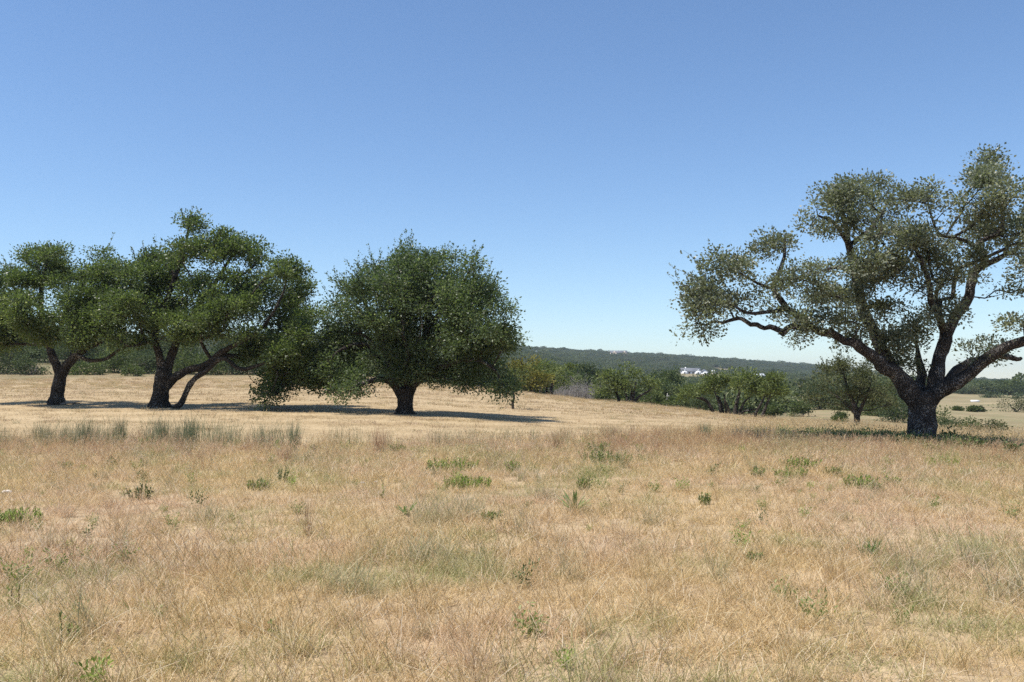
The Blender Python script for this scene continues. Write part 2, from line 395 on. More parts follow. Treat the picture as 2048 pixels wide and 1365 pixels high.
# ------------------------------------------------------------------ blades and leaves
def blades(rng, n, rad_, h0, h1, w, lean0, lean1, droop, bias=(0, 0), tint=(0, 1), seg=3):
    """n grass blades: V, quads, tints"""
    a = rng.uniform(0, 2*np.pi, n); r = rad_*np.sqrt(rng.uniform(0, 1, n))
    base = np.stack([r*np.cos(a), r*np.sin(a), np.full(n, -.01)], 1)
    la = rng.uniform(0, 2*np.pi, n)
    dirh = np.stack([np.cos(la)+bias[0], np.sin(la)+bias[1]], 1); dirh /= np.linalg.norm(dirh, axis=1)[:, None]+1e-6
    lean = rng.uniform(lean0, lean1, n); H = rng.uniform(h0, h1, n)
    dr = droop*rng.uniform(.3, 1.2, n)
    wa = rng.uniform(0, np.pi, n); side = np.stack([np.cos(wa), np.sin(wa), np.zeros(n)], 1)
    ww = w*rng.uniform(.6, 1.3, n)
    rows = []; p = base.copy()
    for k in range(seg+1):
        t = k/seg
        wk = ww*(1-t)**.7*.5 + .0004
        rows.append((p-side*wk[:, None], p+side*wk[:, None]))
        ang = lean+dr*(t+.5/seg)
        st = H/seg
        p = p+np.stack([dirh[:, 0]*np.sin(ang)*st, dirh[:, 1]*np.sin(ang)*st, np.cos(ang)*st], 1)
    V = np.stack([x for rr in rows for x in rr], 1).reshape(-1, 3)
    k = 2*(seg+1)
    b0 = np.arange(n)[:, None]*k
    q = np.concatenate([np.stack([b0[:, 0]+2*s, b0[:, 0]+2*s+1, b0[:, 0]+2*s+3, b0[:, 0]+2*s+2], 1) for s in range(seg)])
    tt = np.repeat(rng.uniform(*tint, n), k)
    return V, q, tt

def norm(v): return v/(np.linalg.norm(v, axis=-1, keepdims=True)+1e-9)
def leaves(rng, base, d, L, W, tint, up=.3):
    """rhombic leaves at base pointing along d"""
    n = len(base); d = norm(d)
    rn = rng.normal(size=(n, 3)); rn[:, 2] += up*2
    s = norm(np.cross(d, rn)); nn = np.cross(s, d)
    L = L[:, None]; W = W[:, None]
    mid = base+d*L*.5
    V = np.stack([base, mid+s*W*.5+nn*W*.12, base+d*L, mid-s*W*.5+nn*W*.12], 1).reshape(-1, 3)
    q = np.arange(4*n).reshape(n, 4)
    return V, q, np.repeat(tint, 4)

# ------------------------------------------------------------------ tree builder
def catmull(P, step):
    P = np.asarray(P, float)
    if len(P) == 2:
        k = max(2, int(np.linalg.norm(P[1, :3]-P[0, :3])/step)+1)
        return P[0]+(P[1]-P[0])*np.linspace(0, 1, k)[:, None]
    Q = np.concatenate([[2*P[0]-P[1]], P, [2*P[-1]-P[-2]]]); out = []
    for i in range(1, len(Q)-2):
        a, b, c, d = Q[i-1], Q[i], Q[i+1], Q[i+2]
        k = max(2, int(np.linalg.norm(c[:3]-b[:3])/step)+1)
        t = np.linspace(0, 1, k, endpoint=False)[:, None]
        out.append(.5*((2*b)+(-a+c)*t+(2*a-5*b+4*c-d)*t*t+(-a+3*b-3*c+d)*t**3))
    out.append(P[-1:]); return np.concatenate(out)

def tube(mb, P, Rd, ns, rng, rough=.08, cap=True):
    P = np.asarray(P, float); n = len(P)
    T = norm(np.gradient(P, axis=0))
    up = np.array([0, 1., 0]) if abs(T[0, 1]) < .8 else np.array([1., 0, 0])
    s = norm(np.cross(T, up)); b = np.cross(T, s)
    a = np.linspace(0, 2*np.pi, ns, endpoint=False)
    rr = Rd[:, None]*(1+rough*rng.normal(size=(n, ns))+rough*1.2*np.sin(a[None]*3+rng.uniform(0, 6)))
    V = P[:, None]+rr[..., None]*(np.cos(a)[None, :, None]*s[:, None]+np.sin(a)[None, :, None]*b[:, None])
    V = V.reshape(-1, 3)
    i = np.arange(n-1)[:, None]*ns+np.arange(ns)[None]; j = np.arange(n-1)[:, None]*ns+(np.arange(ns)[None]+1) % ns
    q = np.stack([i, j, j+ns, i+ns], -1).reshape(-1, 4)
    V = np.concatenate([V, P[-1:]]); e = (n-1)*ns
    t = np.stack([e+np.arange(ns), e+(np.arange(ns)+1) % ns, np.full(ns, n*ns)], 1)
    mb.add(V, q, t)

def frusta(mb, A, B, ra, rb, ns):
    if len(A) == 0: return
    T = norm(B-A); ref = np.where(np.abs(T[:, 2:3]) < .8, [[0, 0, 1.]], [[1., 0, 0]])
    s = norm(np.cross(T, ref)); b = np.cross(T, s)
    a = np.linspace(0, 2*np.pi, ns, endpoint=False)
    ring = np.cos(a)[None, :, None]*s[:, None]+np.sin(a)[None, :, None]*b[:, None]
    V = np.concatenate([A[:, None]+ring*ra[:, None, None], B[:, None]+ring*rb[:, None, None]], 1)
    n = len(A); o = np.arange(n)[:, None]*2*ns; k = np.arange(ns)[None]; k1 = (k+1) % ns
    q = np.stack([o+k, o+k1, o+k1+ns, o+k+ns], -1).reshape(-1, 4)
    mb.add(V.reshape(-1, 3), q)

def build_tree(name, label, cat, Y0, limbs, blobs, seed, leafmat, barkmat, leaf=(.07, .03), per=45, puff=(.26, .16), tipr=.006,
               bare=.05, sides=10, shoots=0, up=.3, group=None, bf=.35, pick=None, depth_scale=1.0, twigmat=None, hang=0.0, clump_n=0, clump_s=.3, split=False):
    """limbs: [[(px,py,dy,rpx),..],..] traced along the wood; blobs: [(px,py,rx,ry,dy,rdepth_m,nclusters),..]"""
    rng = np.random.default_rng(seed)
    b0 = limbs[0][0]; Yb = Y0+b0[2]
    base = np.array(at(b0[0], Yb))
    def w(px, py, dy): 
        Y = Y0+dy; return np.array([X(px, Y), Y, Z(py, Y)])
    root = empty(name, tuple(base)); tag(root, label, cat, group)
    wb = MB(); tw = MB() if split else wb; limb_mb = []; nodes, plen, nrad = [], [], []
    for li, lm in enumerate(limbs):
        P = np.array([list(w(a, b_, c)-base)+[r/F*(Y0+c)] for a, b_, c, r in lm])
        grounded = abs(P[0, 2]) < .35
        if grounded:
            P[0, 2] = 0; r0 = P[0, 3]
            P = np.concatenate([[[P[0, 0], P[0, 1], -.35, r0*1.15]], P])
        Q = catmull(P, .22 if sides > 8 else .35)
        k = len(Q)
        Q[:, 3] = np.maximum(Q[:, 3]*(1+.09*np.sin(np.arange(k)*rng.uniform(.9, 1.4)+rng.uniform(0, 6))*rng.uniform(.3, 1, k)), tipr)
        wob = np.cumsum(rng.normal(size=(k, 3))*(.010+.10*Q[:, 3:4]), 0)*np.minimum(1, np.arange(k)/4)[:, None]
        if not grounded: Q[:, :3] += wob*.6
        tgt = wb
        if split and not grounded: tgt = MB(); limb_mb.append(tgt)
        tube(tgt, Q[:, :3], Q[:, 3], sides if Q[0, 3] > .06 else 7, rng, .05)
        for q in Q[1:]:
            nodes.append(q[:3]); plen.append(abs(q[2])+np.hypot(q[0], q[1])*.8); nrad.append(q[3])
    nodes = np.array(nodes); plen = np.array(plen); nl = len(nodes)
    # cluster centres
    cl = []
    for (px, py, rx, ry, dy, rd, nc) in blobs:
        c = w(px, py, dy)-base; sx, sz = rx/F*(Y0+dy), ry/F*(Y0+dy)
        kc = max(2, int(nc/clump_n)) if clump_n else 0
        m_ = kc if kc else nc
        u = norm(rng.normal(size=(m_, 3)))*rng.uniform(.2, 1, (m_, 1))**.45
        pts_ = c+u*np.array([sx, rd*depth_scale, sz])
        if kc:
            gi_ = rng.integers(0, kc, nc); pts_ = pts_[gi_]+np.clip(rng.normal(size=(nc, 3)), -1.6, 1.6)*clump_s*np.array([1, 1, .62])*rng.uniform(.6, 1.3, kc)[gi_][:, None]
        cl.append(pts_)
    if split:      # leaves on the end of every limb
        for lm_ in limbs[1:]:
            a_, b_, c_, r_ = lm_[-1]
            if a_ < 2030 or a_ > 2048: cl.append(w(a_, b_, c_)-base+np.clip(rng.normal(size=(14, 3)), -1.5, 1.5)*np.array([.26, .26, .2]))
    cl = np.concatenate(cl)
    # connect clusters to the wood, nearest and shortest path first
    N = len(cl); left = np.ones(N, bool)
    D = np.full(N, 1e9); par = np.zeros(N, int)
    usable = np.arange(nl)[np.array(nrad) < (max(nrad)*.72)] if nl > 4 else np.arange(nl)
    if len(usable) < 4: usable = np.arange(nl)
    for i in usable[::max(1, len(usable)//400)]:
        d = np.linalg.norm(cl-nodes[i], axis=1)+bf*plen[i]
        k = d < D; D[k] = d[k]; par[k] = i
    NP = [x for x in nodes]; PL = list(plen); PA = [-1]*nl; TIP = []
    for _ in range(N):
        i = int(np.argmin(np.where(left, D, 1e9))); left[i] = False
        pa = par[i]; a = NP[pa]; b = cl[i]; dist = np.linalg.norm(b-a)
        k = max(1, int(dist/.45)); cur = pa
        off = rng.normal(size=3)*dist*.10; off[2] -= dist*.05*(1+hang)
        for s in range(1, k+1):
            t = s/k; p_ = a+(b-a)*t+off*4*t*(1-t)*.6 + (rng.normal(size=3)*.025 if s < k else 0)
            NP.append(p_); PL.append(PL[cur]+np.linalg.norm(p_-NP[cur])); PA.append(cur); cur = len(NP)-1
            d = np.linalg.norm(cl-p_, axis=1)+bf*PL[cur]
            kk = left & (d < D); D[kk] = d[kk]; par[kk] = cur
        TIP.append(cur)
    NP = np.array(NP); PA = np.array(PA); tot = len(NP)
    acc = np.zeros(tot); acc[TIP] += tipr**2.2
    for i in range(tot-1, nl-1, -1):
        if PA[i] >= 0 and PA[i] >= 0: acc[PA[i]] += acc[i]
    rr = np.maximum(acc, tipr**2.2)**(1/2.2)
    lim_r = np.concatenate([np.array(nrad), np.full(tot-nl, 9.)])
    rr[:nl] = np.minimum(rr[:nl], lim_r[:nl]*.7)
    ch = np.arange(nl, tot); A = NP[PA[ch]]; B = NP[ch]; ra = np.minimum(rr[PA[ch]], rr[ch]*1.6); rb = rr[ch]
    thick = rb > .022
    frusta(tw, A[thick], B[thick], ra[thick], rb[thick], 6)
    frusta(tw, A[~thick], B[~thick], ra[~thick], rb[~thick], 3)
    # leaves
    tips = NP[TIP]; dirs = norm(NP[TIP]-NP[PA[TIP]])
    leafy = rng.uniform(size=N) > bare
    tips_l = tips[leafy]; dl = dirs[leafy]; n = len(tips_l)
    cnt = np.maximum(3, (per*rng.uniform(.45, 1.5, n))).astype(int); idx = np.repeat(np.arange(n), cnt)
    size = rng.uniform(.7, 1.35, n)
    o = np.clip(rng.normal(size=(len(idx), 3)), -1.7, 1.7)*np.array([puff[0], puff[0], puff[1]])*size[idx][:, None]
    bp = tips_l[idx]+o
    ct = rng.normal(0, .10, n)+.16*np.sin(tips_l[:, 0]*2.3+seed)*np.sin(tips_l[:, 2]*2.9+1.3*seed)*np.cos(tips_l[:, 1]*1.9)
    # leaves turn outward and a little upward
    d = norm(o+.25*rng.normal(size=o.shape)*puff[0]*2+dl[idx]*puff[0]*.7+np.array([0, 0, .05-hang*.25]))
    tint = np.clip(.48+ct[idx]+rng.normal(0, .2, len(idx)), 0, 1)
    Lf = leaf[0]*rng.uniform(.6, 1.35, len(idx)); Wf = Lf*leaf[1]/leaf[0]*rng.uniform(.8, 1.2, len(idx))
    lm = MB(); V_, q_, t_ = leaves(rng, bp, d, Lf, Wf, tint, up); lm.add(V_, q_, None, t_)
    if shoots:
        cen = cl.mean(0); out = norm(cl-cen); sc = ((cl-cen)**2).sum(1)*(.5+.5*out[:, 2])+rng.uniform(0, 2, N)
        for i in np.argsort(-sc)[:shoots*2:2]:
            dr = norm(out[i]*.6+np.array([0, 0, .75])+rng.normal(size=3)*.25); ln = rng.uniform(.35, 1.0)
            k = 7; pts = cl[i]+dr*np.linspace(0, ln, k)[:, None]+np.cumsum(rng.normal(size=(k, 3))*.012, 0)
            frusta(tw, pts[:-1], pts[1:], np.linspace(.006, .003, k-1), np.linspace(.0055, .0025, k-1), 3)
            kk = int(26*ln); tt = rng.uniform(.1, 1, kk)
            bp = cl[i]+dr*(ln*tt)[:, None]+rng.normal(size=(kk, 3))*.02
            V_, q_, t_ = leaves(rng, bp, dr*.7+rng.normal(size=(kk, 3))*.5, np.full(kk, leaf[0]), np.full(kk, leaf[1]), np.clip(rng.normal(.55, .2, kk), 0, 1), up)
            lm.add(V_, q_, None, t_)
    tr_ = obj('trunk', wb.mesh(name+'_wood', barkmat, True), root)
    for mb_ in limb_mb: obj('limb', mb_.mesh(name+'_limb', barkmat, True), tr_)
    if split: tag(obj('twigs', tw.mesh(name+'_twigs', barkmat, True), root), kind='stuff')
    obj('crown', lm.mesh(name+'_leaves', leafmat), root)
    return root

# ------------------------------------------------------------------ the big oaks
def BL(lst, dens, rd=None, dy0=0.0, Y0=30, seed=0, lo=3):
    """ellipses traced round the foliage: (px,py,rx,ry[,dy]) -> blobs with a cluster count from their size"""
    rng = np.random.default_rng(seed); out = []
    for e in lst:
        px, py, rx, ry = e[:4]; dy = e[4] if len(e) > 4 else rng.uniform(-1, 1)*dy0
        m_ = math.sqrt(rx*ry)/F*Y0
        r_ = rd if rd else m_*1.15
        out.append((px, py, rx*.93, ry*.93, dy, r_, max(lo, int(dens*m_*m_*(.6+.4*r_)))))
    return out

oakR_limbs = [
 [(1843,897,0,31),(1843,880,0,27.5),(1844,850,0,25.5),(1845,820,0,26),(1846,798,0,28.5),(1846,783,0,24)],
 [(1838,812,0,20),(1822,782,-.1,19),(1802,757,-.2,16),(1772,738,-.35,13),(1752,716,-.5,11.5),(1733,706,-.6,10.2),(1712,690,-.7,9.4),(1693,688,-.8,8.6),(1668,671,-.9,8),(1651,669,-1,7.6),(1628,658,-1.05,7.2),(1610,660,-1.1,6.6),(1587,656,-1.2,6),(1572,665,-1.25,5.6),(1560,664,-1.3,5.2),(1545,656,-1.35,5),(1533,657,-1.4,4.8),(1516,648,-1.45,4.6),(1503,649,-1.5,4.3),(1487,638,-1.55,4),(1472,638,-1.6,3.6),(1450,647,-1.65,3),(1434,643,-1.7,2.5),(1412,652,-1.75,2),(1392,648,-1.8,1.3)],
 [(1560,662,-1.3,4),(1566,672,-1.3,3.5),(1578,662,-1.4,2.5),(1592,656,-1.5,1.8)],
 [(1630,662,-1,7),(1602,638,-.9,6.5),(1570,619,-.8,6),(1556,600,-.7,5.5),(1543,577,-.6,5),(1556,547,-.5,4.5),(1564,516,-.4,3.5),(1566,480,-.3,2)],
 [(1570,619,-.8,4.5),(1530,625,-1.2,3.5),(1490,625,-1.6,3),(1450,606,-2,2.2),(1420,610,-2.3,1.4)],
 [(1543,577,-.6,3.5),(1510,565,-1,2.6),(1470,545,-1.4,1.8),(1430,540,-1.8,1)],
 [(1815,775,.1,17),(1789,742,.3,14),(1768,695,.5,12),(1747,648,.7,11),(1729,606,.8,10),(1724,563,.9,9),(1716,525,.9,8),(1706,487,.8,6.5),(1701,452,.7,5),(1693,425,.6,4),(1690,400,.5,2.5)],
 [(1716,525,.9,5),(1690,478,.2,4),(1664,443,-.4,3.2),(1636,430,-.9,2)],
 [(1724,563,.9,5),(1758,556,.2,4),(1795,541,-.5,3)],
 [(1706,487,.8,5),(1738,458,1.5,4),(1765,425,2,3),(1785,385,2.4,1.8)],
 [(1728,604,.8,5),(1690,600,0,4),(1650,590,-.8,3),(1625,570,-1.4,2)],
 [(1710,540,.9,4.5),(1680,535,1.8,3.5),(1645,540,2.6,2)],
 [(1858,800,0,18),(1868,780,.1,15.5),(1876,758,.1,14.5),(1879,734,.2,13.5),(1884,709,.3,13),(1889,685,.3,12.5),(1893,665,.4,12),(1905,642,.4,11),(1922,616,.5,10),(1936,596,.5,9.5),(1940,578,.5,9),(1949,545,.6,8.5),(1968,530,.6,8),(1969,514,.6,7),(1951,492,.4,6),(1975,474,.3,5),(1998,458,.2,5),(2003,430,.1,4),(2006,394,0,3),(2000,350,0,1.5)],
 [(1968,530,.6,6),(2002,516,.9,5),(2025,505,1.2,4),(2048,484,1.4,3),(2075,450,1.6,1.8)],
 [(1951,492,.4,4.5),(1915,480,-.3,3.5),(1880,470,-1,2.6),(1862,430,-1.4,1.8),(1855,395,-1.6,1)],
 [(1891,669,.4,8),(1876,625,-.2,7),(1865,603,-.5,6.5),(1861,572,-.8,5.5),(1853,535,-1,4.5),(1835,500,-1.2,3.2),(1815,470,-1.3,2)],
 [(1862,800,-.1,15),(1880,782,-.2,15),(1904,765,-.4,13.5),(1927,750,-.6,12.3),(1952,732,-.8,12),(1972,714,-1,11.5),(1990,699,-1.2,11),(2014,687,-1.4,10),(2048,675,-1.7,9),(2090,655,-2,8),(2140,625,-2.3,6),(2180,570,-2.5,4),(2200,500,-2.6,2)],
 [(1985,703,-1.1,7),(2005,714,-1.0,6),(2022,716,-.9,5),(2034,718,-.9,4.4),(2041,713,-.9,3.4)],
 [(1888,772,.3,10),(1914,743,.6,8.5),(1939,725,.9,7),(1962,716,1.1,4.5),(1985,700,1.3,2.5)],
 [(1842,795,.3,14),(1838,772,.5,11),(1843,748,.6,9),(1836,712,.7,5),(1832,675,.8,3),(1835,640,.8,1.5)],
 [(2090,655,-2,5),(2075,610,-2.2,4),(2062,570,-2.4,3),(2058,530,-2.5,1.5)],
]
oakR_blobs = BL([(1985,392,88,82),(2030,470,65,55,.8),(2085,420,85,95),(1935,455,60,55),(1960,345,50,35),
 (1735,410,90,58),(1688,405,58,42),(1785,435,55,55),(1850,475,55,45),(1862,392,34,24,-1.4),(1740,380,60,30),
 (1698,515,72,52),(1790,520,85,55),(1870,545,65,42),(1930,525,52,40),(1660,470,42,28),
 (1450,585,85,48,-1.5),(1535,560,62,52,-.8),(1562,500,42,42,-.4),(1478,540,62,30,-1.4),(1400,622,42,24,-1.8),(1590,618,45,35,-.8),(1380,635,28,14,-1.8),(1500,615,60,26,-1.5),
 (1655,622,66,46,-.8),(1718,635,55,55,-.2),(1640,580,42,40,1.6),(1680,560,50,35,1.2),
 (1780,655,44,62,.4),(1805,715,36,36,.4),(1850,690,44,52,.6),(1872,620,32,52,-.4),(1830,738,26,28,.5),(1760,600,40,40,.6),(1945,703,32,17,.9),(1985,722,30,14,-1),
 (1900,590,34,34,-.3),(1990,578,40,20,1),(2062,600,32,60,-2.4),(2130,490,95,110),(2160,590,60,60),(1700,650,50,22,-.8),(1840,560,40,30,-.8),(1815,490,60,45,-1.2)],
 78, None, 1.6, 24, 3)
build_tree('live_oak', 'big spreading oak with lichen-speckled trunk at the right of the photo', 'tree', 24.0, oakR_limbs, oakR_blobs, 11, M_oakR, M_barkR,
           leaf=(.076, .048), per=60, puff=(.15, .105), tipr=.0055, bare=.10, sides=16, shoots=30, up=.25, bf=.3, clump_n=12, clump_s=.23, split=True)

oak1_limbs = [
 [(112,812,0,18),(113,800,0,14.5),(115,780,0,12.5),(119,760,0,12),(122,746,0,12)],
 [(122,750,0,10),(112,728,0,8.5),(105,710,0,7.5),(98,690,.1,6.5),(90,660,.3,6),(84,620,.4,5),(82,580,.4,4),(90,545,.3,2.5),(95,515,.2,1.2)],
 [(124,748,0,10),(140,727,-.2,8.5),(158,708,-.4,7),(178,697,-.6,5.5),(200,688,-.8,4),(225,660,-1,3),(235,620,-1.1,1.8)],
 [(158,712,-.4,4.5),(175,720,-.6,4),(195,722,-.8,3.6),(215,719,-1,3.3),(235,705,-1.2,3),(262,690,-1.5,2.2),(285,682,-1.7,1.2)],
 [(140,727,-.2,6),(148,700,.4,4.5),(150,660,.8,4),(158,610,1,3),(175,560,1.2,2)],
 [(98,690,.1,5),(65,660,-.5,4),(30,640,-1,3),(-10,610,-1.5,2)],
 [(84,620,.4,4),(50,595,.9,3),(15,565,1.3,1.6)],
]
oak1_blobs = BL([(98,540,55,45),(150,530,40,30),(60,575,45,35),(10,580,55,40),(70,625,68,42),(150,600,62,60),(205,560,52,48),(225,630,45,45),(140,660,80,32),(40,660,62,36),(-45,620,60,65),(190,660,55,35),(110,500,35,14),(215,520,26,16),(20,550,30,22),(-10,670,50,30),(245,590,40,50)],
 76, None, 2.2, 39, 5)
build_tree('live_oak', 'low-forked oak at the left edge of the photo, leftmost oak of all', 'tree', 39.0, oak1_limbs, oak1_blobs, 21, M_oakL, M_barkD,
           leaf=(.10, .062), per=62, puff=(.20, .14), tipr=.007, bare=.05, sides=12, shoots=30, clump_n=11, clump_s=.29, depth_scale=.85, split=True)

oak2_limbs = [
 [(319,816,0,26),(319,806,0,19),(321,785,0,16),(324,765,0,15.5),(327,748,0,16),(329,738,0,14)],
 [(325,745,0,10),(324,730,0,9),(319,714,-.1,7.5),(314,698,-.1,6.5),(312,684,0,6),(318,645,.2,6),(335,600,.4,5.5),(352,555,.5,4.5),(367,510,.5,3.5),(376,465,.5,2),(377,440,.5,1)],
 [(332,748,0,10),(339,723,.2,9),(344,707,.3,8),(349,692,.4,7),(358,668,.6,6.5),(376,640,.8,6),(402,600,1,5),(432,560,1.2,4),(455,520,1.3,2.5),(470,490,1.3,1.2)],
 [(333,775,0,9),(341,763,-.1,8.5),(355,752,-.2,8),(376,742,-.4,7.5),(403,735,-.6,7),(424,721,-.8,6.5),(445,704,-1,6),(465,692,-1.1,5),(492,678,-1.2,4.5),(525,655,-1.3,3.5),(550,620,-1.4,2.8),(570,580,-1.4,2),(578,535,-1.4,1.2)],
 [(352,818,-.8,7),(358,811,-.8,6),(365,803,-.8,5.5),(372,786,-.8,5.5),(381,768,-.9,5.5),(393,755,-.9,5.3),(414,741,-1,5),(432,724,-1.1,4.6),(448,717,-1.2,4.3),(460,724,-1.3,4.2),(474,736,-1.4,4),(490,739,-1.5,3.8),(505,735,-1.6,3.4),(535,725,-1.8,2.8),(570,712,-2,2.2),(600,705,-2.2,1.4)],
 [(313,688,0,5),(295,684,-.6,4),(272,690,-1,3),(255,694,-1.3,2.4),(235,680,-1.5,1.5)],
 [(318,645,.2,5),(295,615,-.4,4),(270,585,-1,3),(255,550,-1.3,1.8)],
 [(424,721,-.8,4),(410,700,-.9,3.4),(400,680,-1,3),(385,660,-1,2)],
 [(352,555,.5,4),(330,530,1.2,3),(305,515,1.7,1.8)],
 [(432,560,1.2,3.5),(480,550,.7,2.6),(510,530,.4,1.5)],
 [(535,725,-1.8,2.5),(555,745,-1.9,2),(548,775,-2,1.4),(540,795,-2,.9)],
]
oak2_blobs = BL([(378,448,20,22),(385,490,52,34),(440,505,55,40),(490,520,34,40),(330,535,55,36),(278,570,50,45),(350,580,85,52),(440,580,75,55),(300,635,58,42),(390,645,78,42),(468,640,66,50),(510,585,36,45),
 (572,535,38,30),(605,578,32,26),(558,600,45,45),(545,660,58,42),(592,685,50,46),(620,720,45,42),(550,735,38,38),(540,775,26,20),(600,755,42,32),(252,620,36,50),(640,768,34,24),(500,690,50,40),(385,680,50,16),(620,650,35,40),(330,665,50,20),(590,620,40,35),(560,700,50,40),(610,735,45,40),(640,745,40,38),(575,760,34,26),(600,700,50,40)],
 76, None, 2.2, 38, 6)
build_tree('live_oak', 'tall oak with a thick forked trunk and a thin leaning second stem, second from left', 'tree', 38.0, oak2_limbs, oak2_blobs, 33, M_oakL, M_barkD,
           leaf=(.10, .062), per=62, puff=(.20, .14), tipr=.007, bare=.05, sides=12, shoots=30, clump_n=11, clump_s=.29, depth_scale=.85, split=True)

oak3_limbs = [
 [(810,830,0,24),(810,820,0,18),(811,805,0,15),(811,790,0,16),(812,778,0,18)],
 [(804,790,0,11),(794,775,-.1,9.5),(780,764,-.3,7.5),(762,762,-.6,6),(740,766,-1,5),(715,775,-1.4,3.5),(690,785,-1.8,2)],
 [(802,782,.1,9),(788,745,.3,8),(772,700,.6,7),(752,650,.9,5.5),(735,610,1.2,4),(720,575,1.4,2)],
 [(818,785,0,11),(825,768,.1,9.5),(832,745,.2,8.5),(846,700,.3,8),(856,655,.3,6.5),(858,620,.2,5.5),(855,570,0,4),(860,520,-.1,2)],
 [(812,780,0,10),(805,740,.6,8),(803,690,1,7),(808,620,1.2,5.5),(812,560,1.2,4),(805,520,1.2,2)],
 [(824,772,.1,8),(862,745,-.4,7),(910,728,-1,6),(955,725,-1.6,4.5),(990,745,-2,3),(1005,780,-2.3,1.5)],
 [(846,700,.3,6),(890,660,.9,5),(940,620,1.5,4),(975,585,1.9,2)],
 [(772,700,.6,5),(720,690,.2,4),(680,700,-.4,3),(655,725,-.8,2)],
 [(856,655,.3,5),(905,600,-.8,4),(930,560,-1.5,2.5),(945,530,-1.9,1.2)],
]
oak3_blobs = BL([(850,562,105,50),(795,560,72,50),(872,518,52,22),(930,600,76,55),(768,620,85,62),(860,635,110,72),(960,655,70,65),(718,678,65,55),(690,722,50,50),(790,715,80,45),(885,715,90,48),(980,715,58,50),(1002,768,30,24),(940,752,60,26),(715,762,55,26),(680,640,34,30),(1018,690,26,34),(825,520,50,20),(860,745,50,20),(672,735,34,32),(695,766,38,16),(745,575,46,36),(690,610,38,30)],
 76, None, 2.0, 36, 7)
build_tree('live_oak', 'dense dome-shaped oak with a short thick trunk in the middle of the photo', 'tree', 36.0, oak3_limbs, oak3_blobs, 44, M_oakC, M_barkD,
           leaf=(.10, .054), per=64, puff=(.21, .16), tipr=.007, bare=.04, sides=12, shoots=110, hang=.3, clump_n=8, clump_s=.30, split=True)

# ------------------------------------------------------------------ middle-distance trees
def small_tree(name, label, Y, stems, ell, seed, mat=M_row, bark=M_barkD, per=48, leaf=(.19, .12), dens=10, group=None, cat='tree', puff=None, shoots=0, bare=.03):
    stems = [[(a, b_, c, r*1.25) for a, b_, c, r in st_] for st_ in stems]
    pf = puff or (.28*Y/70, .2*Y/70)
    pf = (min(max(pf[0], .2), .8), min(max(pf[1], .15), .6))
    return build_tree(name, label, cat, Y, stems, BL(ell, dens, None, .9, Y, seed, 9), seed, mat, bark, leaf=leaf, per=per, puff=pf, tipr=.010, bare=bare, sides=7, shoots=shoots, group=group, bf=.4, clump_n=4, clump_s=pf[0]*1.1)

small_tree('sapling_tree', 'thin young tree under the right edge of the middle oak', 47, [[(1026,818,0,2.6),(1025,808,0,2.2),(1028,796,0,2.0),(1026,782,0,1.7),(1030,760,0,1.4),(1030,740,0,1)]], [(1030,755,20,22),(1022,740,22,20)], 51, M_mid, leaf=(.1, .05), dens=16)
small_tree('yellow_tree', 'yellow-leaved tree with two thin trunks right of the middle oak', 75, [[(1052,791,0,2.8),(1050,770,0,2.4),(1045,740,0,1.6),(1042,715,0,.8)],[(1063,792,.4,2.6),(1063,772,.4,2.2),(1066,755,.4,1.4)]],
           [(1042,722,26,28),(1052,752,30,22),(1070,762,18,14),(1035,745,20,24)], 52, M_yel)
small_tree('oak_tree', 'dark-trunked green tree with three stems beside the yellow tree', 84, [[(1082,794,0,3.5),(1083,775,0,3),(1085,755,0,1.6)],[(1094,795,.5,2.4),(1093,778,.5,2),(1098,760,.5,1)],[(1103,795,0,2.8),(1103,775,0,2.4),(1110,755,0,1.2)]],
           [(1085,746,28,19),(1110,749,26,19),(1100,730,24,13),(1122,762,15,10),(1075,735,16,13)], 53)
small_tree('oak_tree', 'round green tree on one thin trunk at the field edge, left of a many-stemmed tree', 76, [[(1238,807,0,2.6),(1237,798,0,2.2),(1232,785,0,1.6),(1225,770,0,1)]], [(1222,768,27,19),(1232,778,20,9),(1240,755,20,11),(1210,776,15,11)], 54)
small_tree('oak_tree', 'many-stemmed green tree at the field edge with one stem leaning far right', 75,
           [[(1256,808,0,2.2),(1252,790,0,1.8),(1250,770,0,1.2)],[(1261,809,.3,2.4),(1263,790,.3,2),(1262,768,.3,1.3)],[(1266,809,0,2.2),(1268,788,0,1.8),(1272,765,0,1.2)],[(1268,808,-.3,2.4),(1278,794,-.3,2),(1295,784,-.3,1.7),(1306,775,-.3,1)]],
           [(1258,758,33,17),(1285,764,28,17),(1262,745,24,9),(1305,767,15,12),(1245,770,20,10)], 55)
small_tree('oak_tree', 'leaning green tree at the left end of the row of trees at the field edge', 67, [[(1426,825,0,3),(1420,812,0,2.8),(1412,801,0,2.5),(1398,796,0,2),(1384,794,0,1.2)]], [(1395,778,27,14),(1374,788,20,11),(1412,771,23,13)], 56)
small_tree('oak_tree', 'clump of thin dark stems under one green crown in the row of trees', 67, [[(1441,827,0,2.2),(1438,808,0,1.8),(1430,785,0,1.2)],[(1446,827,.4,2.4),(1442,805,.4,2),(1433,790,.4,1.4)],[(1453,829,0,1.8),(1450,812,0,1.5),(1450,790,0,1)],[(1461,830,-.3,2),(1455,812,-.3,1.7),(1448,797,-.3,1.2)]],
           [(1440,764,33,16),(1462,770,25,15),(1425,775,21,12),(1455,753,24,9)], 57)
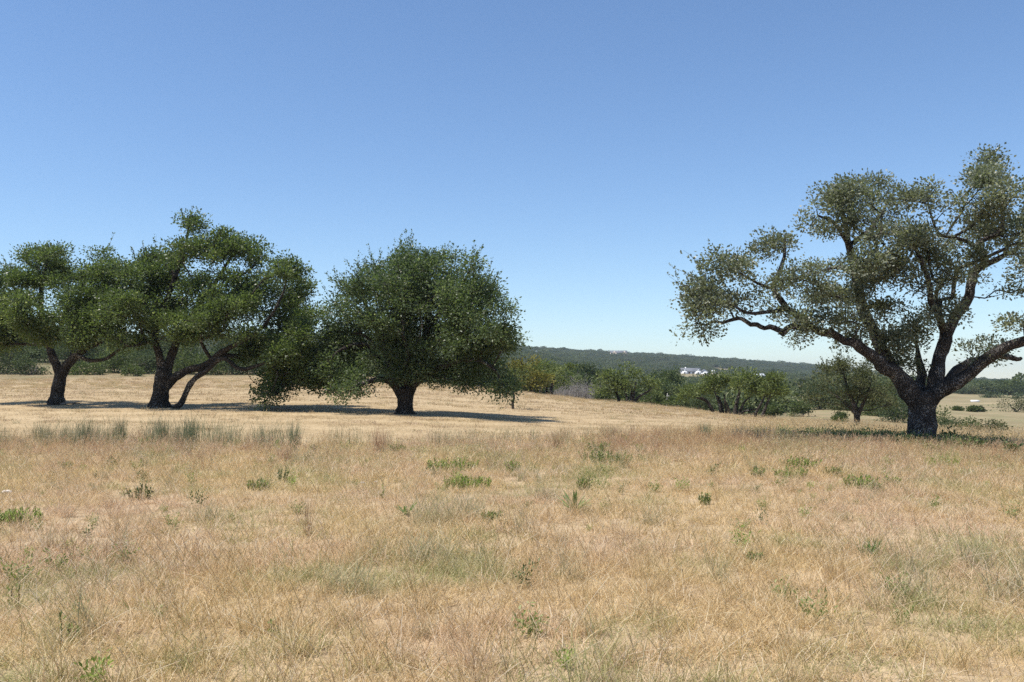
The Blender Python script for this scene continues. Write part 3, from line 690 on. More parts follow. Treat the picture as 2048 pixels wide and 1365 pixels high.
small_tree('oak_tree', 'thick-trunked tree with a low arching branch in the row of trees', 65, [[(1470,831,0,4),(1472,815,0,3.5),(1475,800,0,2.8),(1480,780,0,1.6)],[(1478,832,-.3,2.4),(1482,818,-.3,2),(1490,803,-.3,1.6),(1500,795,-.3,1)],[(1479,832,-.5,2),(1486,824,-.5,1.8),(1500,821,-.5,1.6),(1515,818,-.5,1)]],
           [(1485,767,33,17),(1510,773,25,14),(1480,753,26,10),(1505,786,16,8)], 58)
small_tree('oak_tree', 'two slanting dark trunks under a round crown, right end of the row of trees', 63, [[(1510,836,0,2.6),(1514,822,0,2.3),(1522,808,0,2),(1528,795,0,1.4)],[(1524,838,-.3,3.2),(1528,824,-.3,2.8),(1534,808,-.3,2.3),(1540,792,-.3,1.4)]],
           [(1545,774,33,16),(1528,765,25,14),(1562,782,19,13),(1540,788,16,6),(1548,760,22,9)], 59)
small_tree('oak_tree', 'grey-green oak with a short dark trunk just left of the big right oak', 58, [[(1714,855,0,6),(1714,842,0,5),(1713,825,0,5),(1708,810,0,3.4),(1700,790,0,2.6),(1690,760,0,1.6),(1685,730,0,.9)],[(1715,835,0,4),(1722,815,-.2,3.2),(1730,795,-.4,2.4),(1740,770,-.6,1.5)],[(1712,828,.2,3.4),(1690,805,.6,2.4),(1668,790,.9,1.5)]],
           [(1690,760,48,36),(1740,770,42,36),(1715,735,44,26),(1660,785,32,28),(1670,735,24,18),(1710,800,44,22),(1760,800,32,30),(1735,725,22,16),(1790,780,26,34)], 60, M_grey, per=52, leaf=(.13, .075), dens=20, shoots=24)

# shrubs: several short stems from the ground under a low crown
def shrub(name, label, px, py, rx, ry, Y, seed, mat=M_cedar, group=None, per=44, leaf=None, dens=None, bark=M_twig, bare=.03, cat='shrub'):
    x, _, zb = at(px, Y); pyb = HZ-(zb-CH)/Y*F
    top = py-ry; rng = np.random.default_rng(seed)
    stems = []
    for k in range(3):
        s = rng.uniform(-.5, .5)
        stems.append([(px+s*rx*.25, pyb, 0, max(.05/Y*F, .5)), (px+s*rx*.6, (pyb*.6+py*.4), rng.uniform(-.3, .3), max(.04/Y*F, .4)), (px+s*rx*1.1, py-ry*.2, rng.uniform(-.6, .6), max(.02/Y*F, .2))])
    ell = [(px, py, rx, ry), (px-rx*.35, py+ry*.25, rx*.6, ry*.75), (px+rx*.35, py+ry*.2, rx*.6, ry*.75), (px+rng.uniform(-.3, .3)*rx, py-ry*.35, rx*.5, ry*.55)]
    low = max(0, pyb-(py+ry))
    if low > 3: ell.append((px, py+ry*.6+low*.3, rx*.7, ry*.5+low*.4))
    sz = math.sqrt(rx*ry)/F*Y
    lf = leaf or (max(.11, .0020*Y), max(.07, .0013*Y))
    dn = dens or min(12, 60/max(sz*sz*(.6+.46*sz)*2.2, .5)+5)
    return small_tree(name, label, Y, stems, ell, seed, mat, bark, per=per, leaf=lf, dens=dn, group=group, cat=cat, bare=bare, puff=(max(.1, min(.34*Y/70, sz*.25)), max(.08, min(.24*Y/70, sz*.2))))

LB = 'thicket along the left far edge of the field'
for k, (px, py, rx, ry, Y, lab, mt) in enumerate([
    (8,712,48,36,94,'dark bush at the left edge of the photo, behind the mown field', M_cedar),
    (62,735,30,20,92,'low spreading bush left of the leftmost oak trunk, far edge of field', M_cedar),
    (178,738,38,18,93,'green bush seen between the two left oak trunks, under the thin low branch', M_mid),
    (232,722,42,32,98,'tall bush midway between the two left oak trunks', M_mid),
    (288,722,36,32,96,'bush just left of the thick forked oak trunk, far edge of field', M_cedar),
    (268,742,18,12,90,'small rounded bush left of the thick forked trunk, in front of taller bushes', M_mid),
    (372,722,34,30,95,'bush seen through the fork of the second oak, far edge of field', M_mid),
    (420,732,40,22,93,'bush behind the thin leaning stem of the second oak', M_mid),
    (465,728,34,26,94,'bush under the sagging right branch of the second oak', M_cedar),
    (512,735,34,20,93,'bush right of the sagging branch, half behind drooping leaves', M_cedar),
    (575,735,38,24,95,'bush behind the drooping leaves of the second oak', M_mid),
    (150,695,60,26,118,'tall bush on the rise behind the fork of the leftmost oak', M_cedar),
    (60,690,60,30,122,'tall dark tree-like bush on the rise behind the left oaks', M_mid),
    (330,690,60,30,120,'tall bush on the rise behind the second oak', M_cedar),
    (470,695,60,26,120,'broad bush on the rise behind the second oak crown', M_cedar),
    (-60,720,55,40,96,'bush cut off by the left edge of the photo', M_mid)]):
    shrub('brush_shrub', lab, px, py, rx, ry, Y, 100+k, mt, LB)

CB = 'brush below the crest of the field'
for k, (px, py, rx, ry, Y, lab, mt) in enumerate([
    (1352,790,26,16,96,'dense green bush at the crest left of the leaning tree', M_cedar),
    (1346,806,20,9,88,'low bush in front of the pale dead stem', M_mid),
    (1325,782,22,24,104,'upright bush right of the many-stemmed tree', M_mid),
    (1395,806,34,12,84,'low bush behind the leaning tree in the row', M_cedar),
    (1300,798,24,12,90,'low bush right of the stem that leans far right', M_mid),
    (1335,760,28,18,160,'tree top between the many-stemmed tree and the row of trees', M_mid),
    (1180,752,26,18,150,'dark bush behind the grey dead brush', M_cedar),
    (1140,765,26,20,140,'green bush behind the grey dead brush, near the yellow tree', M_mid),
    (1152,741,22,10,210,'yellow-green rounded tree on the slope above the dead brush', M_ygreen),
    (1205,790,14,10,92,'small bush left of the round tree on one thin trunk', M_cedar),
    (1605,818,24,16,108,'isolated round bush with reddish top in the dip beyond the field', M_mid),
    (1546,820,14,11,100,'small bush right of the row of trees', M_mid),
    (1678,838,13,6,84,'low small bush left of the grey-green oak', M_mid),
    (1640,795,34,26,135,'dark bush at the left side of the belt behind the grey-green oak', M_cedar),
    (1700,800,40,28,130,'broad bush in the belt behind the grey-green oak', M_cedar),
    (1755,812,38,32,112,'bush in the belt between grey-green oak and big oak', M_mid),
    (1800,828,34,30,96,'bush in the belt right behind the big oak trunk', M_cedar),
    (1790,790,44,36,125,'tall bush behind the left limb of the big oak', M_cedar),
    (1884,845,24,26,60,'green bush just right of the big oak trunk', M_mid),
    (1905,850,20,18,57,'dark lower bush right of the big oak trunk', M_cedar),
    (1945,858,22,13,56,'rounded low bush right of the big oak, middle of three', M_mid),
    (1985,862,26,12,55,'grey-green low bush at the right end of the hedge', M_grey),
    (1917,820,8,8,152,'leftmost of three little round bushes in the far right pasture', M_mid),
    (1943,821,8,7,150,'middle of three little round bushes in the far right pasture', M_mid),
    (1961,821,5,7,154,'rightmost and smallest of three little bushes in the far right pasture', M_grey)]):
    shrub('brush_shrub' if py > 700 else 'tree', lab, px, py, rx, ry, Y, 200+k, mt, CB)
small_tree('oak_tree', 'low spreading oak alone in the far right pasture at the photo edge', 172, [[(2032,826,0,1.6),(2030,820,0,1.4),(2022,814,0,.8)],[(2033,824,0,1.2),(2042,815,0,.8)]], [(2020,815,16,9),(2040,812,18,11),(2030,808,16,7),(2052,818,12,8)], 61, M_grey, leaf=(.28, .15), dens=3)
small_tree('oak_tree', 'dark oak standing in front of the far woods, right of the white trough', 330, [[(1985,803,0,1.2),(1985,797,0,.9)]], [(1985,791,16,8),(1978,795,12,6),(1993,795,12,6)], 62, M_cedar, leaf=(.5, .3), dens=1.2)
small_tree('oak_tree', 'dark oak in front of the far woods at the right photo edge', 320, [[(2040,806,0,1.2),(2040,800,0,.9)]], [(2035,794,16,9),(2045,800,18,8),(2028,798,10,6)], 63, M_cedar, leaf=(.5, .3), dens=1.2)
# grey leafless brush
for k, (px, py, rx, ry, Y, lab) in enumerate([(1150,778,30,12,98,'grey leafless brush between the yellow tree and the round tree, left part'),(1185,774,26,14,100,'grey leafless brush between the yellow tree and the round tree, right part'),(1135,760,16,16,104,'tallest grey bare twigs behind the dead brush')]):
    rng = np.random.default_rng(300+k); r_ = empty('dead_brush', at(px, Y)); tag(r_, lab, 'brush', 'grey dead brush')
    sx, sz = rx/F*Y, (HZ-0)/F*0; base = np.array(at(px, Y)); top = Z(py-ry, Y)-base[2]
    n_ = 190; a = np.stack([rng.uniform(-sx, sx, n_), rng.normal(0, .8, n_), np.zeros(n_)], 1); ln = top*rng.uniform(.3, 1.0, n_)
    A, B = [], []
    p0 = a.copy(); d0 = norm(np.stack([rng.normal(0, .35, n_), rng.normal(0, .35, n_), np.ones(n_)], 1))
    mb = MB()
    for s in range(4):
        p1 = p0+d0*(ln/4)[:, None]; frusta(mb, p0, p1, np.full(n_, .022-.005*s), np.full(n_, .017-.005*s+.002), 3)
        for q in range(2):
            dd = norm(d0+rng.normal(size=(n_, 3))*.8); frusta(mb, p1, p1+dd*rng.uniform(.2, .6, n_)[:, None], np.full(n_, .010), np.full(n_, .005), 3)
        p0 = p1; d0 = norm(d0+rng.normal(size=(n_, 3))*.35)
    tag(obj('twigs', mb.mesh('dead_brush_twigs', M_deadtwig), r_), kind='stuff')
# pale snag
mb = MB(); rng = np.random.default_rng(8); Yq = 92
b_ = np.array(at(1333, Yq)); tube(mb, np.array([[0, 0, -.2], [0, 0, .6], [.06, 0, 1.2], [.1, 0, 1.7]]), np.array([.08, .07, .055, .03]), 8, rng)
tube(mb, np.array([[.05, 0, .9], [.2, 0, 1.2], [.26, 0, 1.5]]), np.array([.05, .04, .02]), 6, rng)
tag(obj('dead_snag', mb.mesh('dead_snag', M_dead, True), None, tuple(b_)), 'pale bare dead stem standing in the brush right of the many-stemmed tree', 'dead tree')

# ------------------------------------------------------------------ far woodland
def far_tree_mesh(name, seed, w, h, mat, nl=420, lw=.62):
    rng = np.random.default_rng(seed); lm = MB()
    k = 9; cen = np.stack([rng.normal(0, w*.24, k), rng.normal(0, w*.24, k), h*rng.uniform(.42, .78, k)], 1); rr = rng.uniform(.16, .26, k)*w
    ci = rng.integers(0, k, nl); u = norm(rng.normal(size=(nl, 3)))
    u[:, 2] = np.abs(u[:, 2])*.9-.25
    p_ = cen[ci]+u*rr[ci][:, None]
    d = norm(u+rng.normal(size=(nl, 3))*.5)
    L_ = lw*rng.uniform(.7, 1.5, nl)
    V_, q_, t_ = leaves(rng, p_, d, L_, L_*.75, np.clip(rng.normal(.45, .2, nl)+.12*rng.normal(size=k)[ci], 0, 1), .2)
    lm.add(V_, q_, None, t_)
    # skirt of foliage down to the ground
    n2 = nl//4; a = rng.uniform(0, 6.28, n2); r_ = w*.36*np.sqrt(rng.uniform(.2, 1, n2))
    p_ = np.stack([r_*np.cos(a), r_*np.sin(a), h*rng.uniform(.02, .45, n2)], 1)
    V_, q_, t_ = leaves(rng, p_, rng.normal(size=(n2, 3)), np.full(n2, lw*1.3), np.full(n2, lw*.9), np.clip(rng.normal(.3, .15, n2), 0, 1), .2); lm.add(V_, q_, None, t_)
    return lm.mesh(name, mat)
far_vars = [far_tree_mesh('wood_tree_%d' % i, 400+i, 7.5+1.2*(i % 3), 4.6+.5*(i % 4), [M_farw, M_cedar, M_woodg, M_farw, M_cedar, M_farw, M_woodg, M_mid][i]) for i in range(8)]
rng = np.random.default_rng(77)
pts = []
for (y0, y1, sp) in [(125, 260, 5.2), (260, 500, 5.6), (500, 900, 5.8), (900, 1900, 7.0)]:
    ys = np.arange(y0, y1, sp)
    for yy in ys:
        xs = np.arange(-.72*yy-15, .72*yy+15, sp)
        pts.append(np.stack([xs+rng.uniform(-.5, .5, len(xs))*sp, yy+rng.uniform(-.5, .5, len(xs))*sp], 1))
pts = np.concatenate(pts)
wv = wood(pts[:, 0], pts[:, 1])*(fbm(pts[:, 0], pts[:, 1], 60, 3) > .30)
pxs = 1024+F*pts[:, 0]/pts[:, 1]
keep = rng.uniform(size=len(pts)) < wv*.96
keep &= ~((pxs < 640) & (pts[:, 1] < 135))
# scattered single trees in the far clearings
pts = pts[keep]; zz = hgt(pts[:, 0], pts[:, 1])
big = 1+.35*(rng.uniform(size=len(pts)) > .93)
scl = rng.uniform(.5, 1.2, len(pts))*big*np.where(pts[:, 1] < 260, .8, 1.0)
vid = rng.choice(8, len(pts), p=[.125]*8)
o = scatter('woodland', far_vars, np.stack([pts[:, 0], pts[:, 1], zz-.2], 1), scl, np.stack([rng.normal(0, .06, len(pts)), rng.normal(0, .06, len(pts)), rng.uniform(0, 6.28, len(pts))], 1), vid)
tag(o, 'dark green oak and cedar woodland covering the far valley and ridge', 'woodland', kind='stuff')
print('woodland', len(pts))
# ------------------------------------------------------------------ buildings far across the valley
M_white = plain('white_stucco', (.88, .87, .85), .8, .05, 1)
M_roof = plain('grey_shingles', (.15, .155, .165), .8, .15, 2)
M_metal = plain('pale_metal_roof', (.74, .75, .76), .4, .06, 1)
M_glass = plain('dark_window_glass', (.03, .035, .04), .15, .2, 1)
M_wood = plain('brown_door', (.17, .09, .05), .6, .2, 3)
M_tanw = plain('tan_limestone', (.58, .48, .38), .85, .12, 1.5)
def gable(mb, x0, x1, y0, y1, z0, z1, along='y', over=.5, th=.25):
    """pitched roof shell over the box x0..x1,y0..y1: eaves z0, ridge z1"""
    if along == 'y':
        xm = (x0+x1)/2; s = (z1-z0)/(xm-x0); P = [(x0-over, z0-over*s), (xm, z1), (x1+over, z0-over*s)]
        f = lambda a, b, y: (a, y, b)
        ya, yb = y0-over, y1+over
    else:
        ym = (y0+y1)/2; s = (z1-z0)/(ym-y0); P = [(y0-over, z0-over*s), (ym, z1), (y1+over, z0-over*s)]
        f = lambda a, b, y: (y, a, b)
        ya, yb = x0-over, x1+over
    V = [f(a, b, y) for y in (ya, yb) for (a, b) in P]+[f(a, b+th, y) for y in (ya, yb) for (a, b) in P]
    mb.add(V, [(0, 1, 4, 3), (1, 2, 5, 4), (6, 9, 10, 7), (7, 10, 11, 8), (0, 3, 9, 6), (2, 8, 11, 5), (0, 6, 7, 1), (1, 7, 8, 2), (3, 4, 10, 9), (4, 5, 11, 10)])
def gable_wall(mb, x0, x1, y, z0, z1, t=.2):
    xm = (x0+x1)/2; V = [(x0, y, z0), (x1, y, z0), (xm, y, z1), (x0, y+t, z0), (x1, y+t, z0), (xm, y+t, z1)]
    mb.add(V, [(0, 3, 4, 1), (1, 4, 5, 2), (2, 5, 3, 0)], [(0, 1, 2), (3, 5, 4)])
def part(name, mat, par, fn):
    mb = MB(); fn(mb); return obj(name, mb.mesh(name, mat), par)
Yh = 880; hx, hy, hzz = at(1383, Yh)
H = empty('ranch_house', (hx, hy, hzz)); tag(H, 'white ranch house with grey roof and two front gables on the far slope', 'house')
def walls(mb):
    box(mb, -9.5, 9.5, 2, 12, -1.5, 3.2); box(mb, -10, -4.5, -2, 2, -1.5, 3.2); box(mb, 3.5, 9, -2, 2, -1.5, 3.2)
    gable_wall(mb, -10, -4.5, -2, 3.2, 5.6); gable_wall(mb, 3.5, 9, -2, 3.2, 5.6)
part('wall', M_white, H, walls)
part('roof', M_roof, H, lambda mb: gable(mb, -9.5, 9.5, 2, 12, 3.2, 6.4, 'x'))
for (a, b_) in ((-10, -4.5), (3.5, 9)): part('gable_roof', M_roof, H, lambda mb: gable(mb, a, b_, -1.7, 6, 3.22, 5.65, 'y', .4))
for (a, y_) in ((-7.2, -2.06), (6.2, -2.06), (2, 1.94)):
    wdw = part('window', M_glass, H, lambda mb: box(mb, a-.8, a+.8, y_, y_+.05, .7, 2.4))
    part('frame', M_white, wdw, lambda mb: (box(mb, a-.05, a+.05, y_-.05, y_-.01, .7, 2.4), box(mb, a-.95, a+.95, y_-.06, y_-.015, .55, .7)))
part('door', M_wood, H, lambda mb: box(mb, -2.6, -.8, 1.93, 1.98, 0, 2.5))
part('chimney', M_white, H, lambda mb: box(mb, -5.2, -4, 6, 7.2, 5, 7.4))
gx_, gy_, gz_ = at(1410, 890)
H2 = empty('small_white_house', (gx_, gy_, gz_)); tag(H2, 'small white gabled building right beside the white ranch house', 'house')
def w2(mb): box(mb, -3, 3, 0, 7, -1.5, 3); gable_wall(mb, -3, 3, 0, 3, 5.2)
part('wall', M_white, H2, w2); part('roof', M_roof, H2, lambda mb: gable(mb, -3, 3, .2, 7, 3.02, 5.3, 'y', .4)); part('window', M_glass, H2, lambda mb: box(mb, -.6, .6, -.06, -.01, .8, 2.2))
bx_, by_, bz_ = at(1508, 690)
B = empty('pole_barn', (bx_, by_, bz_)); tag(B, 'pale metal-roofed barn half hidden behind the row of trees', 'barn')
part('roof', M_metal, B, lambda mb: gable(mb, -8, 8, -5, 5, 4.2, 6.2, 'x', .6))
part('wall', M_metal, B, lambda mb: box(mb, -7.6, 7.6, 4.4, 4.6, -1, 4.1)); part('wall', M_metal, B, lambda mb: box(mb, 2.55, 7.6, -4.6, -4.4, -1, 4.1))
for xx in (-7.4, -4, -.8, 2.4):
    part('post', M_wood, B, lambda mb: box(mb, xx-.12, xx+.12, -4.7, -4.45, -1, 4.1))
rx_, ry_, rz_ = at(1238, 1400)
K = empty('hilltop_house', (rx_, ry_, rz_+3)); tag(K, 'long pale house on the skyline of the far ridge', 'house')
def w3(mb): box(mb, -13, 13, 0, 10, -6, 3.4); box(mb, -11, -4, -3, 0, -6, 3.2); gable_wall(mb, -11, -4, -3, 3.2, 6); box(mb, 5, 12, -3, 0, -6, 3.2); gable_wall(mb, 5, 12, -3, 3.2, 6)
part('wall', M_tanw, K, w3); part('roof', M_roof, K, lambda mb: gable(mb, -13, 13, 0, 10, 3.4, 6.6, 'x'))
for a in (-7.5, 8.5, 0): part('window', M_glass, K, lambda mb: box(mb, a-1, a+1, -3.06 if a else -.06, -3.01 if a else -.01, .4, 2.4))
sx_, sy_, sz_ = at(1073, 1010)
S = empty('white_shed', (sx_, sy_, sz_+2)); tag(S, 'tiny white shed on the wooded slope above the yellow tree', 'shed')
def w4(mb): box(mb, -1.6, 1.6, 0, 4, -4, 3); gable_wall(mb, -1.6, 1.6, 0, 3, 4.4)
part('wall', M_white, S, w4); part('roof', M_metal, S, lambda mb: gable(mb, -1.6, 1.6, .2, 4, 3.02, 4.5, 'y', .3))
tx_, ty_, tz_ = at(1428, 800)
S2 = empty('white_shed', (tx_, ty_, tz_+1)); tag(S2, 'small white flat shed roof right of the white ranch house', 'shed')
part('wall', M_tanw, S2, lambda mb: box(mb, -1.8, 1.8, 0, 4, -3, 2.0)); part('roof', M_metal, S2, lambda mb: gable(mb, -1.8, 1.8, 0, 4, 2.05, 2.8, 'x', .3))
# white trough in the right pasture
tq = at(1950, 262)
T = empty('white_trough', tq); tag(T, 'small long white trough lying in the far right pasture', 'trough')
def tr(mb):
    box(mb, -1.1, 1.1, -.45, -.37, -.1, .6); box(mb, -1.1, 1.1, .37, .45, -.1, .6); box(mb, -1.1, -1.02, -.37, .37, -.1, .597); box(mb, 1.02, 1.1, -.37, .37, -.1, .597); box(mb, -1.02, 1.02, -.37, .37, 0, .1)
part('tank', M_white, T, tr)

# ------------------------------------------------------------------ grasses
rng = np.random.default_rng(5)
def tuft(name, mat, seed, n, rad_, h0, h1, w, l0, l1, dr, bias=(.35, .1), tint=(0, 1), seg=3, extra=None):
    r_ = np.random.default_rng(seed); mb = MB()
    V_, q_, t_ = blades(r_, n, rad_, h0, h1, w, l0, l1, dr, bias, tint, seg); mb.add(V_, q_, None, t_)
    if extra: extra(mb, r_)
    return mb.mesh(name, mat)
def seedheads(k, h, dens=10, size=.018, spread=.12):
    def f(mb, r_):
        for _ in range(k):
            a = r_.uniform(0, 6.28); ln = h*r_.uniform(.75, 1.2); le = r_.uniform(.05, .45)
            d = np.array([math.cos(a)*math.sin(le)+.12, math.sin(a)*math.sin(le), math.cos(le)]); b0 = np.array([r_.uniform(-spread, spread), r_.uniform(-spread, spread), 0])
            t = np.linspace(0, 1, 4)[:, None]; pts = b0+d*ln*t+np.array([math.cos(a), math.sin(a), -.3])*ln*.18*t*t
            frusta(mb, pts[:-1], pts[1:], np.full(3, .0016), np.full(3, .0012), 3)
            tt = r_.uniform(.6, 1, dens); bp = b0+d*ln*tt[:, None]+np.array([math.cos(a), math.sin(a), -.3])*ln*.18*(tt**2)[:, None]
            V_, q_, t_ = leaves(r_, bp, d*.8+r_.normal(size=(dens, 3))*.45, size*r_.uniform(.7, 1.8, dens), np.full(dens, size*.16), r_.uniform(.3, 1, dens)); mb.add(V_, q_, None, t_)
    return f
def straws(k, h):
    def f(mb, r_):
        for _ in range(k):
            a = r_.uniform(-.4, 1.0); le = r_.uniform(.7, 1.25); ln = h*r_.uniform(.7, 1.2)
            d = np.array([math.cos(a)*math.sin(le), math.sin(a)*math.sin(le), math.cos(le)]); t = np.linspace(0, 1, 4)[:, None]
            pts = d*ln*t+np.array([0, 0, -.25])*ln*t*t*.5+np.array([0, 0, .06])
            frusta(mb, pts[:-1], pts[1:], np.full(3, .0018), np.full(3, .0013), 3); mb.A[-1][:] = r_.uniform(.9, 1)
    return f
def jot(name, variants, x, y, s, lab, cat, r, tilt=.12, p=None, dz=0):
    z = hgt(x, y)+dz; n_ = len(x)
    rot = np.stack([r.normal(0, tilt, n_), r.normal(0, tilt, n_), r.uniform(-.9, .9, n_)+np.where(r.uniform(size=n_) < .35, r.uniform(0, 6.28, n_), 0)], 1)
    o = scatter(name, variants, np.stack([x, y, z], 1), s, rot, r.choice(len(variants), n_, p=p))
    return tag(o, lab, cat, kind='stuff')
def patch(name, mat, seed, size, n, h0, h1, w, l0, l1, dr, seg=3, per=22, sig=.045, heads=0, hh=.26, nstraw=0, sh=.36, hs=.018):
    r_ = np.random.default_rng(seed); mb = MB(); k = n//per
    V_, q_, t_ = blades(r_, n, .001, h0, h1, w, l0, l1, dr, (0, 0), (.05, .95), seg)
    g_ = r_.integers(0, k, n); c_ = r_.uniform(-size/2, size/2, (k, 2)); of = c_[g_]+r_.normal(0, sig, (n, 2))
    fac = r_.uniform(.55, 1.25, k)[g_]; vp = 2*(seg+1)
    V_ = V_*np.repeat(fac, vp)[:, None]; V_[:, :2] += np.repeat(of, vp, 0); V_[:, 2] -= .015
    t_ = np.clip(t_+np.repeat(r_.normal(0, .14, k)[g_], vp), 0, 1)
    mb.add(V_, q_, None, t_)
    if heads: seedheads(heads, hh, 9, hs, size/2)(mb, r_)
    for _ in range(nstraw):
        i0 = len(mb.V); straws(1, sh)(mb, r_)
        off = np.array([*r_.uniform(-size/2, size/2, 2), 0]); an = r_.uniform(0, 6.28); ca, sa = math.cos(an), math.sin(an)
        mb.V[i0] = mb.V[i0] @ np.array([[ca, sa, 0], [-sa, ca, 0], [0, 0, 1]])+off
    return mb.mesh(name, mat)
def grid_pts(r, y0, y1, step, half=.61, margin=2.0):
    xs, ys = [], []
    for yy in np.arange(y0, y1, step):
        q = np.arange(-half*yy-margin, half*yy+margin, step)+r.uniform(0, step)
        xs.append(q+r.uniform(-.2, .2, len(q))*step); ys.append(np.full(len(q), yy)+r.uniform(-.2, .2, len(q))*step)
    return np.concatenate(xs), np.concatenate(ys)
def lay(name, variants, x, y, s, lab, r):
    z = hgt(x, y); e = .4; n_ = len(x)
    gx_ = (hgt(x+e, y)-hgt(x-e, y))/(2*e); gy_ = (hgt(x, y+e)-hgt(x, y-e))/(2*e); yaw = r.uniform(0, 6.28, n_)
    # follow the slope: tilt after the random turn about z (euler XYZ applies x, y, then z)
    ca, sa = np.cos(yaw), np.sin(yaw); lx = ca*gx_+sa*gy_; ly = -sa*gx_+ca*gy_
    rot = np.stack([np.arctan(ly), -np.arctan(lx), yaw], 1)
    o = scatter(name, variants, np.stack([x, y, z], 1), s, rot, r.integers(0, len(variants), n_))
    return tag(o, lab, 'grass', kind='stuff')
A_ = [patch('near_patch_%d' % i, M_grass, 500+i, .8, 2300, .07, .21, .0041, .15, 1.35, 1.2, heads=22, nstraw=3) for i in range(6)]
B_ = [patch('mid_patch_%d' % i, M_grass, 510+i, 1.0, 1800, .08, .22, .0058, .15, 1.3, 1.1, heads=30, nstraw=4) for i in range(6)]
C_ = [patch('far_patch_%d' % i, M_grass, 520+i, 1.4, 1800, .09, .26, .0095, .1, 1.2, 1.0, seg=2, heads=40, hh=.3, nstraw=3, hs=.03) for i in range(6)]
for nm, vv, y0, y1, st, lab in (('dry_grass', A_, 3.0, 8, .62, 'dry straw-coloured matted grass nearest the camera'), ('dry_grass', B_, 8, 15, .8, 'dry pinkish and straw grass in the middle of the foreground'), ('dry_grass', C_, 15, 27, 1.1, 'dry pinkish grass in the back of the foreground, up to the mown field')):
    x, y = grid_pts(rng, y0, y1, st); k = y < mow_edge(x, y)-.3; x, y = x[k], y[k]
    lay(nm, vv, x, y, (.72+.5*fbm(x, y, 2.2, 31))*rng.uniform(.9, 1.15, len(x)), lab, rng)
D_ = [patch('stubble_patch_%d' % i, M_stub, 540+i, 2.4, 1900, .03, .09, .012, .2, 1.4, .6, seg=2, sig=.12) for i in range(5)]
E_ = [patch('far_stubble_%d' % i, M_stub, 550+i, 4.0, 1900, .05, .14, .024, .2, 1.3, .6, seg=2, sig=.2) for i in range(5)]
for vv, y0, y1, st, lab in ((D_, 20, 46, 2.0, 'short mown straw-coloured grass round the feet of the oaks'), (E_, 46, 100, 3.3, 'short mown grass at the far side of the field')):
    x, y = grid_pts(rng, y0, y1, st, .63, 4); k = (y > mow_edge(x, y)+.5) & (wood(x, y) < .3); x, y = x[k], y[k]
    lay('mown_grass', vv, x, y, rng.uniform(.85, 1.2, len(x)), lab, rng)
# taller pale grass right of the field, round and beyond the big oak
tallv = [patch('pale_patch_%d' % i, M_pale, 560+i, 2.0, 1500, .16, .42, .010, .05, .75, .8, seg=2, sig=.09, heads=30, hh=.5, hs=.04) for i in range(5)]
x, y = grid_pts(rng, 23, 84, 1.7, .63, 4); px = 1024+F*x/y
k = ((y < mow_edge(x, y)+1) & (y > 24) & (px > 1330)) | ((px > 1150) & (y > 50) & (rng.uniform(size=len(x)) < .35)) | ((y > 58+5*fbm(x, y, 12, 8)) & (px < 1150) & (rng.uniform(size=len(x)) < .6))
x, y = x[k], y[k]
lay('meadow_grass', tallv, x, y, rng.uniform(.6, 1.15, len(x))*(1-.45*sm(y, 42, 56)), 'pale uncut grass on the slope right of the mown field', rng)
tus = [tuft('tussock_%d' % i, [M_grass, M_pale, M_greygrass, M_grass, M_pale][i], 640+i, 80, .10, .16, .40, .0045, .05, .75, .9, extra=seedheads(5, .42, 9, .02)) for i in range(5)]
x, y = grid_pts(rng, 4, 23, .55); k = (rng.uniform(size=len(x)) < .42*(fbm(x, y, 1.7, 61) > .5)+.05) & (y < mow_edge(x, y)-.5); x, y = x[k], y[k]
jot('grass_tussocks', tus, x, y, rng.uniform(.5, 1.1, len(x)), 'wispy taller tussocks scattered through the dry foreground grass', 'grass', rng)
def weedlet(seed, mat):
    r_ = np.random.default_rng(seed); mb = MB(); n_ = 26
    for _ in range(5):
        a = r_.uniform(0, 6.28); d = norm(np.array([math.cos(a)*.5, math.sin(a)*.5, 1.0])); ln = r_.uniform(.08, .2); t = r_.uniform(.2, 1, n_)
        V_, q_, t_ = leaves(r_, d*(ln*t)[:, None]+r_.normal(size=(n_, 3))*.025, norm(r_.normal(size=(n_, 3))+d), r_.uniform(.02, .045, n_), np.full(n_, .012), r_.uniform(.1, 1, n_), .4); mb.add(V_, q_, None, t_)
    return mb.mesh('weedlet', mat)
wv_ = [weedlet(660+i, [M_weed, M_lime, M_weed, M_forb][i]) for i in range(4)]
x, y = grid_pts(rng, 4, 22, .5); k = (rng.uniform(size=len(x)) < .30*(fbm(x, y, 1.3, 71) > .56)+.30*(fbm(x, y, 2.4, 72) > .62)*sm(y, 9, 14)+.012) & (y < mow_edge(x, y)-.3); x, y = x[k], y[k]
jot('small_weeds', wv_, x, y, rng.uniform(.5, 1.3, len(x)), 'small green weeds sprinkled through the dry foreground grass', 'weeds', rng)
x, y = grid_pts(rng, 24, 72, 1.5, .63, 3); k = (rng.uniform(size=len(x)) < .30*(fbm(x, y, 9, 81) > .5)+.03) & (y > mow_edge(x, y)+.5) & (wood(x, y) < .2); x, y = x[k], y[k]
ft = [tuft('field_tuft_%d' % i, [M_pale, M_greygrass, M_pale][i], 690+i, 40, .16, .08, .24, .010, .05, .9, .8) for i in range(3)]
jot('field_tufts', ft, x, y, rng.uniform(.5, 1.25, len(x)), 'low tufts missed by the mower, dotted over the mown field', 'grass', rng)
uw = [weedlet(680+i, [M_forb, M_forb, M_weed][i]) for i in range(3)]
n_ = 420; px = np.clip(rng.normal(1790, 120, n_), 1480, 2080); y = 24.3-(px-1700)/1000*2.2+rng.normal(0, .8, n_); x = X(px, y)
jot('shade_undergrowth', uw, x, y, rng.uniform(.9, 2.3, n_), 'dark green undergrowth in the shade round the big oak trunk', 'weeds', rng)
